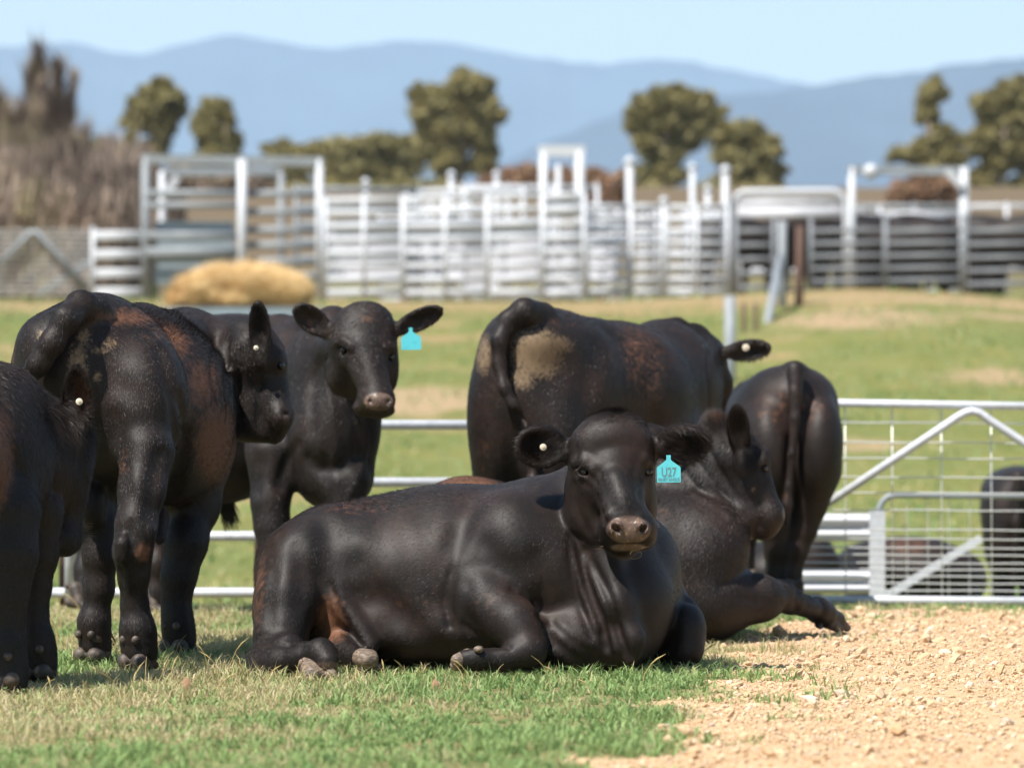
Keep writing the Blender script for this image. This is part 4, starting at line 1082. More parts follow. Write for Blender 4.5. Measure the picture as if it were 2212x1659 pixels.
def gz(x, y):
    x = np.asarray(x, float); y = np.asarray(y, float)
    z = np.interp(y, _gd, _gz)
    amp = np.clip((y - 24) / 20, 0, 1)
    z = z + amp * (vnoise(x, y, 0.16, 3) - 0.5) * 0.16 * np.clip((68 - y) / 10, 0.0, 1)
    z = z + (vnoise(x, y, 1.6, 4) - 0.5) * 0.02 + (vnoise(x, y, 5.0, 5) - 0.5) * 0.008 - 0.012
    # low sandy bank where the fence line comes down the slope
    z = z + 0.30 * np.exp(-(((x - 6.0) / 3.0)**2)) * np.clip((y - 50) / 8, 0, 1) * np.clip((67.5 - y) / 2.5, 0, 1)
    return z

BX = np.array([0.10, 0.19, 0.42, 0.61, 0.74, 0.80, 0.93, 1.10, 1.35, 1.5]); BD = np.array([9.0, 10.1, 11.25, 12.5, 13.6, 14.6, 15.8, 16.8, 17.8, 19.2])
def gravel_side(x, y):
    """>0 inside the gravel"""
    b = np.interp(y, BD, BX)
    n = (vnoise(x, y, 2.2, 11) - 0.5) * 0.34 + (vnoise(x, y, 7.0, 12) - 0.5) * 0.16
    s = x - b + n
    far = (19.0 - y) * 0.6 + n * 0.5
    return np.minimum(s, far)

def build_ground():
    xs = np.unique(np.concatenate([np.linspace(-3.4, 3.4, 260), np.linspace(-13, 13, 150), np.linspace(-60, 60, 121), np.linspace(-400, 400, 41), np.array([-20000, -9000, -3000, -1200, 1200, 3000, 9000, 20000.])]))
    ys = np.unique(np.concatenate([np.linspace(6, 21, 420), np.linspace(21, 72, 160), np.linspace(72, 240, 90), np.array([-300, -40, -5, 0, 3, 300, 500, 900, 1600, 3000, 6000, 12000, 22000.])]))
    X, Y = np.meshgrid(xs, ys, indexing='ij'); Z = gz(X, Y)
    V = np.stack([X, Y, Z], 2).reshape(-1, 3); nx, ny = X.shape
    I, J = np.meshgrid(np.arange(nx-1), np.arange(ny-1), indexing='ij'); a = (I*ny+J).ravel()
    F = np.stack([a, a+ny, a+ny+1, a+1], 1)
    me = np_mesh('ground', V, F)
    gs = gravel_side(V[:, 0], V[:, 1]); attr(me, 'gravel', np.clip(gs * 6 + 0.5, 0, 1) * ((V[:, 1] < 20) & (V[:, 1] > 5)))
    bare = np.zeros(len(V))
    for (x, y, rx, ry, st) in ((-1.25, 50, 1.0, 2.2, 1), (5.4, 59, 1.6, 2.4, 1), (7.6, 63.2, 4.5, 1.1, 1), (7.9, 60, 1.8, .8, .9), (2.4, 64.5, 3.0, .9, .8), (6.6, 52, 1.2, 1.3, .7), (4.2, 45, .6, 1.0, .7), (-5.5, 58, 2, .8, .6), (5.4, 38, .7, 1.0, .6), (-0.5, 36, .6, 1.0, .5)):
        bare = np.maximum(bare, st * np.exp(-((V[:, 0]-x)/rx)**2 - ((V[:, 1]-y)/ry)**2))
    attr(me, 'bare', bare)
    t = NT('ground_soil'); co = t.coord('Object')
    n1 = t.noise(co, 0.9, 5, 0.6); n2 = t.noise(co, 11, 5, 0.65); n3 = t.noise(co, 0.33, 4, 0.55); n5 = t.noise(co, 3.2, 4, 0.6)
    grass = t.mix(t.ramp(n2, 0.35, 0.68), (0.0798, 0.1254, 0.0266), (0.1786, 0.1786, 0.0646))
    grass = t.mix(t.ramp(t.math('ADD', t.math('MULTIPLY', n1, 0.6), t.math('MULTIPLY', n5, 0.5)), 0.50, 0.72), grass, (0.2508, 0.2052, 0.0874))
    # the far slope: yellower, with bare sandy patches
    geo = t.t.nodes.new('ShaderNodeSeparateXYZ'); t.t.links.new(co, geo.inputs[0])
    far = t.ramp(geo.outputs[1], 20, 30)
    fg = t.mix(t.ramp(n1, 0.38, 0.62), (0.104, 0.1209, 0.02812), (0.1743, 0.1603, 0.0478))
    fg = t.mix(t.ramp(n5, 0.45, 0.62), fg, (0.150, 0.160, 0.058))
    fg = t.mix(t.math('MULTIPLY', t.ramp(t.noise(co, 0.55, 5, 0.7), 0.56, 0.66), 0.7), fg, (0.0888, 0.1221, 0.0333))
    fg = t.mix(t.ramp(n2, 0.40, 0.75), fg, (0.1406, 0.1462, 0.04218))
    fg = t.mix(t.math('MULTIPLY', t.ramp(n3, 0.56, 0.68), t.ramp(geo.outputs[1], 32, 44)), fg, (0.2587, 0.1856, 0.08998))
    edge = t.math('ADD', geo.outputs[1], t.math('MULTIPLY', n1, 6.0))
    fg = t.mix(t.ramp(t.math('ADD', t.attr('bare'), t.math('MULTIPLY', t.math('SUBTRACT', n5, 0.5), 0.9)), 0.3, 0.75), fg, (0.296, 0.2109, 0.1221))
    fg = t.mix(t.ramp(geo.outputs[1], 80, 100), fg, (0.1258, 0.0925, 0.0555))
    fg = t.mix(t.math('MULTIPLY', t.math('MULTIPLY', t.ramp(edge, 64.5, 67.5), 0.85), t.math('SUBTRACT', 1.0, t.ramp(geo.outputs[1], 78, 84))), fg, (0.2587, 0.1856, 0.0928))
    g2 = t.mix(far, grass, fg)
    # near soil under the blades
    soil = t.mix(t.ramp(n2, 0.4, 0.7), (0.1672, 0.1368, 0.0646), (0.2736, 0.19, 0.1064))
    nearm = t.math('SUBTRACT', 1.0, t.ramp(geo.outputs[1], 19.5, 24))
    g2 = t.mix(t.math('MULTIPLY', nearm, 0.65), g2, soil)
    vo = t.n('ShaderNodeTexVoronoi', i_Vector=co); vo.inputs['Scale'].default_value = 70
    gr = t.mix(vo.outputs['Color'], (0.40, 0.265, 0.15), (0.51, 0.36, 0.22))
    gr = t.mix(t.ramp(n2, 0.35, 0.7), gr, (0.43, 0.29, 0.165))
    c = t.mix(t.ramp(t.attr('gravel'), 0.25, 0.75), g2, gr)
    t.col(c); t.p(Roughness=0.92); t.b.inputs['Specular IOR Level'].default_value = 0.15
    h = t.math('ADD', t.math('MULTIPLY', n2, 1.0), t.math('MULTIPLY', t.noise(co, 90, 3), 0.5))
    t.bump(h, 0.7, 0.02)
    o = link('ground', me, t.m); tag(o, kind='structure')

def blades(name, X, Y, H, Wd, tone, lean, mat, label, cat='grass', seed=3):
    r = np.random.default_rng(seed); n = len(X)
    Z = gz(X, Y); yaw = r.uniform(0, 2*np.pi, n); la = r.uniform(0, 2*np.pi, n)
    side = np.stack([np.cos(yaw), np.sin(yaw), np.zeros(n)], 1) * (Wd[:, None] / 2)
    ld = np.stack([np.cos(la), np.sin(la), np.zeros(n)], 1)
    base = np.stack([X, Y, Z - 0.003], 1)
    up = np.array([0, 0, 1.0])
    l1 = lean * r.uniform(0.2, 1.0, n)
    mid = base + up * (H * 0.55)[:, None] + ld * (H * l1 * 0.35)[:, None]
    tip = base + up * (H * (1.0 - 0.35 * l1))[:, None] + ld * (H * l1)[:, None]
    V = np.stack([base - side, base + side, mid - side * 0.8, mid + side * 0.8, tip], 1).reshape(-1, 3)
    o = np.arange(n)[:, None] * 5
    F = np.concatenate([o + [0, 1, 3], o + [0, 3, 2], o + [2, 3, 4]], 1).reshape(-1, 3)
    me = np_mesh(name, V, F, smooth=False)
    attr(me, 'tone', np.repeat(tone, 5))
    ob = link(name, me, mat); tag(ob, label, cat, kind='stuff'); return ob

def grass_material():
    t = NT('grass_blade'); tn = t.attr('tone')
    c = t.mix(t.ramp(tn, 0.0, 0.45), (0.155, 0.265, 0.085), (0.30, 0.385, 0.145))
    c = t.mix(t.ramp(tn, 0.50, 0.66), c, (0.45, 0.39, 0.20))
    c = t.mix(t.ramp(tn, 0.80, 1.0), c, (0.60, 0.49, 0.32))
    t.col(c); t.p(Roughness=0.55); t.b.inputs['Specular IOR Level'].default_value = 0.3
    tr = t.t.nodes.new('ShaderNodeBsdfTranslucent'); t.set(tr.inputs[0], c)
    mx = t.t.nodes.new('ShaderNodeMixShader'); mx.inputs[0].default_value = 0.30
    t.t.links.new(t.b.outputs[0], mx.inputs[1]); t.t.links.new(tr.outputs[0], mx.inputs[2]); t.t.links.new(mx.outputs[0], t.out.inputs[0])
    return t.m

def build_grass():
    GM = grass_material(); r = np.random.default_rng(17)
    nt = 60000; TY = np.sqrt(r.uniform(9.2**2, 20.2**2, nt)); TX = r.uniform(-0.155, 0.155, nt) * TY
    per = r.integers(3, 12, nt); ti = np.repeat(np.arange(nt), per); n = len(ti)
    rad = r.uniform(0.004, 0.022, nt)[ti] * np.sqrt(r.random(n)); an = r.uniform(0, 2*np.pi, n)
    X = TX[ti] + np.cos(an) * rad; Y = TY[ti] + np.sin(an) * rad
    tt = r.random(nt)[ti]; th = r.uniform(0.6, 1.5, nt)[ti]
    gs = gravel_side(X, Y)
    dens = np.clip(0.5 - gs * 9, 0, 1)
    spr = np.clip(1 - gs / 0.55, 0, 1) * (vnoise(X, Y, 4.5, 21) > 0.66) * 0.55 * (gs > 0)
    clump = 0.08 + 1.25 * vnoise(X, Y, 9.0, 22) * (0.55 + 0.9 * vnoise(X, Y, 2.6, 26))
    keep = r.random(n) < np.maximum(dens * clump, spr)
    X, Y, gs, tt, th = X[keep], Y[keep], gs[keep], tt[keep], th[keep]; n = len(X)
    dry = vnoise(X, Y, 1.1, 23) * 0.6 + vnoise(X, Y, 5.0, 24) * 0.4 + np.clip((-0.7 - X) * 0.10, 0, 0.10) + np.clip((Y - 16.5) * 0.02, 0, 0.06)
    green = tt * 0.32 + r.random(n) * 0.13
    straw = (0.55 * tt + 0.45 * r.random(n)) < np.clip((dry - 0.46) * 2.6 + 0.20, 0.10, 0.75)
    tone = np.where(straw, 0.62 + 0.38 * r.random(n), green)
    nn = vnoise(X, Y, 3.0, 25)
    H = (0.016 + 0.034 * r.random(n)**1.6) * (0.45 + 1.0 * nn) * th * np.where(straw, 1.15, 1)
    Wd = r.uniform(0.0030, 0.0080, n) * np.where(straw, 0.65, 1)
    blades('short_grass', X, Y, H, Wd, tone, 1.25, GM, 'short patchy green and straw grass under the cattle', seed=5)
    # coarser tufts up the slope behind
    n = 60000; Y2 = r.uniform(21, 67, n); X2 = r.uniform(-0.16, 0.16, n) * Y2; cl = vnoise(X2, Y2, 0.5, 51) * .6 + vnoise(X2, Y2, 1.7, 52) * .4
    k = r.random(n) < np.clip((cl - .3) * 2.4, .15, 1); X2, Y2, cl = X2[k], Y2[k], cl[k]; n = len(X2)
    tone2 = np.where(r.random(n) < .25, .6 + .2 * r.random(n), .05 + .3 * r.random(n))
    blades('slope_grass', X2, Y2, (.03 + .09 * r.random(n)**2) * (.5 + cl), r.uniform(.012, .035, n), tone2, 1.1, GM, 'rough tufts of grass over the rising paddock behind the fence', seed=6)
    # clover leaves: small flat leaflets in the greener patches
    n = 60000; Y = np.sqrt(r.uniform(9.4**2, 17**2, n)); X = r.uniform(-0.155, 0.155, n) * Y
    k = (r.random(n) < np.clip(0.5 - gravel_side(X, Y) * 5, 0, 1) * np.clip((vnoise(X, Y, 1.3, 31) - 0.42) * 3, 0, 1)); X, Y = X[k], Y[k]; n = len(X)
    C = np.stack([X, Y, gz(X, Y) + r.uniform(0.006, 0.028, n)], 1); a = r.uniform(0, 2*np.pi, n); L = r.uniform(0.006, 0.012, n)
    d = np.stack([np.cos(a), np.sin(a), r.normal(0, 0.35, n)], 1); s = np.stack([-np.sin(a), np.cos(a), r.normal(0, 0.35, n)], 1)
    V = np.stack([C, C + d*L[:, None]*0.6 + s*L[:, None]*0.45, C + d*L[:, None]*1.1, C + d*L[:, None]*0.6 - s*L[:, None]*0.45], 1).reshape(-1, 3)
    me = np_mesh('clover', V, np.arange(4*n).reshape(-1, 4), smooth=False); attr(me, 'tone', np.repeat(r.uniform(0.0, 0.35, n), 4))
    tag(link('clover', me, GM), 'small green clover leaves scattered through the grass', 'clover', kind='stuff')
    # taller straws and seed stalks
    m = MB(); pts = []
    for i in range(150):
        y = math.sqrt(r.uniform(11.5**2, 19.5**2)); x = r.uniform(-0.15, 0.06) * y if i % 3 else r.uniform(-0.15, -0.05) * y
        if gravel_side(x, y) > -0.1: continue
        pts.append((x, y, r.uniform(0.07, 0.17)))
    for (u, v, d, h) in ((1010, 1450, 13.45, 0.10), (879, 1460, 13.3, 0.12), (768, 1462, 13.2, 0.10), (1182, 1460, 13.4, 0.09), (1205, 1462, 13.4, 0.07), (495, 1400, 13.6, 0.2), (530, 1420, 13.3, 0.12), (350, 1440, 13.4, 0.15), (720, 1475, 13.1, 0.08), (640, 1480, 13.1, 0.13), (1070, 1455, 13.4, 0.08), (912, 1455, 13.4, 0.07)):
        pts.append((P(u, v, d)[0], d, h))
    for x, y, h in pts:
        z = float(gz(x, y)); a = r.uniform(0, 6.28); ln = r.uniform(0.2, 0.8) * h
        q = [np.array([x + math.cos(a)*ln*t_*t_, y + math.sin(a)*ln*t_*t_, z + h*(t_ - 0.25*t_*t_)]) for t_ in (0, .3, .6, .8, 1.0)]
        m.tube(q, [0.0017, 0.0014, 0.0012, 0.0028 if r.random() < 0.5 else 0.0008, 0.0005], 4)
    o = m.build('dry_stalks', DRY); tag(o, 'thin dry seed stalks sticking up from the grass', 'grass stalks', kind='stuff')
    # fallen leaves
    t = NT('dead_leaf'); t.col((0.30, 0.17, 0.09)); t.p(Roughness=0.7)
    for i, (u, v, d, lab) in enumerate(((402, 1485, 12.9, 'dry brown leaf on the grass below the large standing bull'), (940, 1497, 12.7, 'small tan leaf on the grass in front of the lying bull'))):
        c = P(u, v, d); c[2] = gz(c[0], c[1]) + 0.03
        V = [c + 0.022*np.array(p) for p in ((0,0,-1.2),(.6,.1,-.4),(.7,.3,.3),(0,.2,1.1),(-.6,.3,.3),(-.5,.1,-.5),(0,-.2,0))]
        o = link('fallen_leaf', np_mesh('fallen_leaf', V, np.array([(0,1,6),(1,2,6),(2,3,6),(3,4,6),(4,5,6),(5,0,6)])), t.m); tag(o, lab, 'leaf')

def build_gravel():
    r = np.random.default_rng(29)
    ico = bmesh.new(); bmesh.ops.create_icosphere(ico, subdivisions=1, radius=1)
    BV = np.array([v.co[:] for v in ico.verts]); BF = np.array([[v.index for v in f.verts] for f in ico.faces]); ico.free()
    n = 85000
    Y = np.sqrt(r.uniform(9.3**2, 19.4**2, n)); X = r.uniform(-0.02, 0.155, n) * Y
    gs = gravel_side(X, Y)
    pr = np.clip(gs * 5 + 0.25, 0, 1) * (0.35 + 0.9 * vnoise(X, Y, 1.3, 41))
    track = np.clip(1 - np.abs(X - (1.55 - (Y - 10) * 0.02)) / 0.45, 0, 1) * np.clip((14.5 - Y) / 3, 0, 1)
    pr *= 1 - 0.75 * track
    k = r.random(n) < pr; X, Y = X[k], Y[k]; n = len(X)
    S_ = 0.0040 * np.exp(r.normal(0.0, 0.50, n)); big = r.random(n) < 0.035; S_[big] *= r.uniform(1.7, 3.2, big.sum()); S_ = np.minimum(S_, 0.030)
    ang = r.uniform(0, 2*np.pi, n); ca, sa = np.cos(ang), np.sin(ang)
    sc = np.stack([r.uniform(0.8, 1.5, n), r.uniform(0.7, 1.1, n), r.uniform(0.45, 0.9, n)], 1) * S_[:, None]
    jit = 1 + r.normal(0, 0.16, (n, len(BV), 1))
    V = BV[None] * jit * sc[:, None, :]
    Vx = V[..., 0]*ca[:, None] - V[..., 1]*sa[:, None]; Vy = V[..., 0]*sa[:, None] + V[..., 1]*ca[:, None]
    Z = gz(X, Y) + sc[:, 2] * r.uniform(0.1, 0.8, n)
    tl = r.normal(0, 0.35, n)[:, None]
    V = np.stack([Vx + X[:, None], Vy + Y[:, None], V[..., 2] + tl * Vx + Z[:, None]], 2).reshape(-1, 3)
    F = (BF[None] + (np.arange(n) * len(BV))[:, None, None]).reshape(-1, 3)
    me = np_mesh('gravel', V, F, smooth=False); attr(me, 'tone', np.repeat(r.random(n), len(BV)))
    t = NT('gravel_stone'); tn = t.attr('tone'); co = t.coord('Object')
    cr = t.t.nodes.new('ShaderNodeValToRGB'); t.t.links.new(tn, cr.inputs[0]); e = cr.color_ramp; e.interpolation = 'CONSTANT'
    cols = [(0, (0.485, 0.317, 0.180)), (0.22, (0.543, 0.378, 0.232)), (0.42, (0.427, 0.242, 0.116)), (0.53, (0.592, 0.440, 0.296)), (0.66, (0.514, 0.343, 0.200)), (0.82, (0.359, 0.220, 0.128)), (0.88, (0.640, 0.528, 0.416)), (0.95, (0.349, 0.290, 0.248))]
    e.elements[0].position = 0; e.elements[0].color = (*cols[0][1], 1); e.elements[1].position = cols[1][0]; e.elements[1].color = (*cols[1][1], 1)
    for p_, c_ in cols[2:]: x = e.elements.new(p_); x.color = (*c_, 1)
    t.col(t.mix(t.math('MULTIPLY', t.noise(co, 160, 3), 0.9), cr.outputs[0], (0.456, 0.3192, 0.19))); t.p(Roughness=0.85); t.bump(t.noise(co, 300, 3), 0.4, 0.003)
    tag(link('gravel', me, t.m), 'tan and orange gravel stones spread over the track at right', 'gravel', kind='stuff')
# ------------------------------------------------------------------ galvanised steel, fences, yards
def steel(name, c, rough, metal, sc=30):
    t = NT(name); co = t.coord('Object'); n = t.noise(co, sc, 4, 0.6)
    t.col(t.mix(t.ramp(n, 0.3, 0.7), tuple(x*0.82 for x in c), c)); t.p(Roughness=rough, Metallic=metal); return t.m
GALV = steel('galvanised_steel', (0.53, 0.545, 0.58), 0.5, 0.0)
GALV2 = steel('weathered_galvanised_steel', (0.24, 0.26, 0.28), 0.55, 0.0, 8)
GALV3 = steel('dark_old_steel', (0.165, 0.175, 0.19), 0.6, 0.0, 8)  # darkest grey steel, for the rail panels before the penned cattle
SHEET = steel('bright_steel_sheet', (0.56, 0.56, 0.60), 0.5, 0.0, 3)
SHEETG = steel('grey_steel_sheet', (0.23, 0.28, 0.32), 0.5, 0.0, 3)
t = NT('dark_wood_post'); t.col(t.mix(t.noise(t.map(t.coord(), (1,1,.2)), 20, 3), (0.05, 0.035, 0.03), (0.12, 0.06, 0.04))); t.p(Roughness=0.9); DARKW = t.m
t = NT('wire'); t.col((0.62, 0.62, 0.60)); t.p(Roughness=0.4, Metallic=0.4); WIRE = t.m

def oval_rail(m, a, b, h=0.115, w=0.045):
    """oval pipe a->b, flattened across"""
    a = np.asarray(a, float); b = np.asarray(b, float); d = b - a; d /= np.linalg.norm(d)
    x = np.cross(d, (0, 0, 1)); x /= np.linalg.norm(x); z = np.cross(x, d); n = 14; V = []
    for q in (a, b):
        for k in range(n):
            an = 2*math.pi*k/n
            V.append(q + x*math.cos(an)*w/2 + z*math.sin(an)*h/2)
    m.add(V, [(k, (k+1) % n, n+(k+1) % n, n+k) for k in range(n)] + [tuple(range(n))[::-1], tuple(range(n, 2*n))])

def post(parent, x, y, z0, z1, r=0.05, mat=None, cap=True, name='post'):
    m = MB().tube([(x, y, z0), (x, y, z1)], r, 16)
    if cap: m.ball((x, y, z1), (r*1.12, r*1.12, r*0.9), 16, 8)
    return m.build(name, mat or GALV, parent, True)

def X_(u, d): return (u - 1106.0) / FPX * d
def Z_(v, d): return CAM_H - (v - 940.0) / FPX * d

def panel(label, u0, u1, vt, d0, d1, rails=7, vb=None, mat=None, group='cattle yard panels', sheet=None, ends=(1, 1), mid=0, h=0.10, ptop=None, zb=None):
    """yard panel between picture columns u0 (depth d0) and u1 (depth d1); vt = height of the top rail at d0"""
    a = np.array([X_(u0, d0), d0]); b = np.array([X_(u1, d1), d1])
    g0, g1 = float(gz(*a)), float(gz(*b)); zt = Z_(vt, d0)
    root = empty('cattle_fence', (*((a+b)/2), (g0+g1)/2)); tag(root, label, 'fence', group)
    M = mat or GALV
    ht = zt - max(g0, g1)
    for i in range(rails):
        f = i / max(rails-1, 1); z = zt - f * (ht - 0.16)
        m = MB(); oval_rail(m, (a[0], a[1], z), (b[0], b[1], z), h); m.build('rail', M, root, True)
    ps = ([0] if ends[0] else []) + [k/(mid+1) for k in range(1, mid+1)] + ([1] if ends[1] else [])
    for f in ps:
        q = a + (b-a)*f; post(root, q[0], q[1] , float(gz(*q)) - 0.1, (zt if ptop is None else Z_(ptop, d0)) + 0.05, 0.040, M)
    if sheet:
        f0, f1, v0, v1, sm = sheet; p = a + (b-a)*f0; q = a + (b-a)*f1; off = 0.07
        m = MB()
        n = 14
        z0, z1 = Z_(v0, d0), Z_(v1, d0)
        m.bar((p[0], p[1]+off, (z0+z1)/2), (q[0], q[1]+off, (z0+z1)/2), 0.012, abs(z0-z1))
        for k in range(5):
            zz = z1 + (z0-z1)*(k+0.5)/5
            m.bar((p[0], p[1]+off-0.015, zz), (q[0], q[1]+off-0.015, zz), 0.02, 0.03)
        m.build('sheet', sm, root)
    return root

def build_near_fences():
    # pipe fence behind the left animals
    d = 20.0
    root = empty('pipe_fence', (-1.4, d, 0)); tag(root, 'four-rail pale pipe fence behind the standing bulls at left', 'fence')
    x0, x1 = X_(120, d), X_(1300, d)
    for v in (918, 1042, 1158, 1280):
        MB().tube([(X_(-60, d) - .4, d, Z_(v, d)), (x1, d, Z_(v, d))], 0.0255, 16).build('rail', GALV, root, True)
    post(root, X_(155, d), d - 0.07, -0.15, Z_(905, d), 0.030, GALV)
    post(root, X_(134, d), d + 0.12, -0.15, Z_(905, d), 0.030, DARKW)
    post(root, X_(557, d), d + 0.08, -0.15, Z_(905, d), 0.024, DARKW)
    post(root, X_(1290, d), d + 0.07, -0.15, Z_(880, d), 0.04, GALV)
    # mesh gate at right
    d = 20.9
    root = empty('mesh_gate', (X_(1980, d), d, float(gz(2, d)))); tag(root, 'long pipe gate with wire mesh and a bent diagonal brace at right', 'gate')
    xl, xr = X_(1660, d), X_(2420, d)
    MB().tube([(xl, d, Z_(868, d)), (xr, d, Z_(881, d))], 0.0215, 16).build('top_rail', GALV, root, True)
    MB().tube([(xl, d, Z_(1294, d)), (xr, d, Z_(1300, d))], 0.0235, 16).build('bottom_rail', GALV, root, True)
    for x in (xl, xr): MB().tube([(x, d, Z_(870, d)), (x, d, Z_(1296, d))], 0.0215, 12).build('stile', GALV, root, True)
    c = [(1740, 1118), (2040, 919), (2062, 904), (2082, 892), (2098, 888), (2114, 892), (2130, 904), (2212, 958), (2330, 1040)]
    MB().tube([(X_(u, d), d - 0.045, Z_(v, d)) for u, v in c], 0.0225, 16).build('brace', GALV, root, True)
    m = MB()
    for v in (911, 953.7, 988, 1029, 1063, 1100, 1142, 1162, 1181, 1197, 1214, 1228, 1243, 1258, 1273):
        q = [(xl + (xr-xl)*i/10, d + 0.02, Z_(v + (i/10)*5, d) + 0.002*math.sin(i*1.7+v)) for i in range(11)]
        m.tube(q, 0.0038 if v != 911 else 0.004, 6)
    for u in (1710, 1826, 1928, 2034, 2142, 2250, 2360): m.tube([(X_(u, d), d + 0.026, Z_(872, d)), (X_(u+2, d), d + 0.026, Z_(1296, d))], 0.0034, 6)
    m.build('wire_mesh', WIRE, root, True)
    # race panel with two wide beams, beyond the gate
    d = 22.3
    root = empty('race_fence', (X_(1815, d), d, float(gz(2, d)))); tag(root, 'pale steel race panel with two wide beams behind the mesh gate', 'fence')
    for v0, v1 in ((1108, 1169), (1232, 1283)):
        m = MB(); zt, zb = Z_(v0, d), Z_(v1, d); n = 12; prof = []
        for i in range(n+1):
            f = i/n; prof.append((0.022*math.cos(f*4*math.pi), zt + (zb-zt)*f))
        V = []; F = []
        for (dy, z) in prof: V += [(X_(1718, d)-0.15, d+dy, z), (X_(1900, d), d+dy, z)]
        for i in range(n): F.append((2*i, 2*i+1, 2*i+3, 2*i+2))
        n0 = len(V); V += [(x, y+0.004, z) for x, y, z in V]; F += [tuple(n0+k for k in f[::-1]) for f in F]
        F += [(0, 1, n0+1, n0), (2*n, 2*n+1, n0+2*n+1, n0+2*n)]
        m.add(V, F); m.build('beam', SHEET, root, True)
    MB().bar((X_(1893, d), d-0.05, -0.55), (X_(1893, d), d-0.05, Z_(1100, d)), 0.088, 0.05, (0,1,0)).build('post', GALV, root)
    MB().bar((X_(1700, d), d+0.05, -0.55), (X_(1700, d), d+0.05, Z_(1108, d)), 0.088, 0.05, (0,1,0)).build('post', GALV, root)
    # smaller gate with rounded corner
    d = 22.9
    root = empty('round_corner_gate', (X_(2010, d), d, float(gz(2, d)))); tag(root, 'grey gate with rounded top corner and diagonal, seen through the wire mesh', 'gate')
    q = [(1897, 1285), (1897, 1120), (1899, 1100), (1906, 1084), (1918, 1073), (1936, 1069), (2118, 1071), (2300, 1073)]
    MB().tube([(X_(u, d), d, Z_(v, d)) for u, v in q], 0.019, 14).build('frame', GALV2, root, True)
    MB().bar((X_(1912, d), d-0.03, Z_(1288, d)), (X_(2118, d), d-0.03, Z_(1162, d)), 0.02, 0.045).build('brace', GALV, root)
    m = MB()
    for u in (1960, 2005, 2050, 2095): m.tube([(X_(u, d), d+.01, Z_(1070, d)), (X_(u, d), d+.01, Z_(1285, d))], 0.0025, 5)
    m.build('wire', WIRE, root)

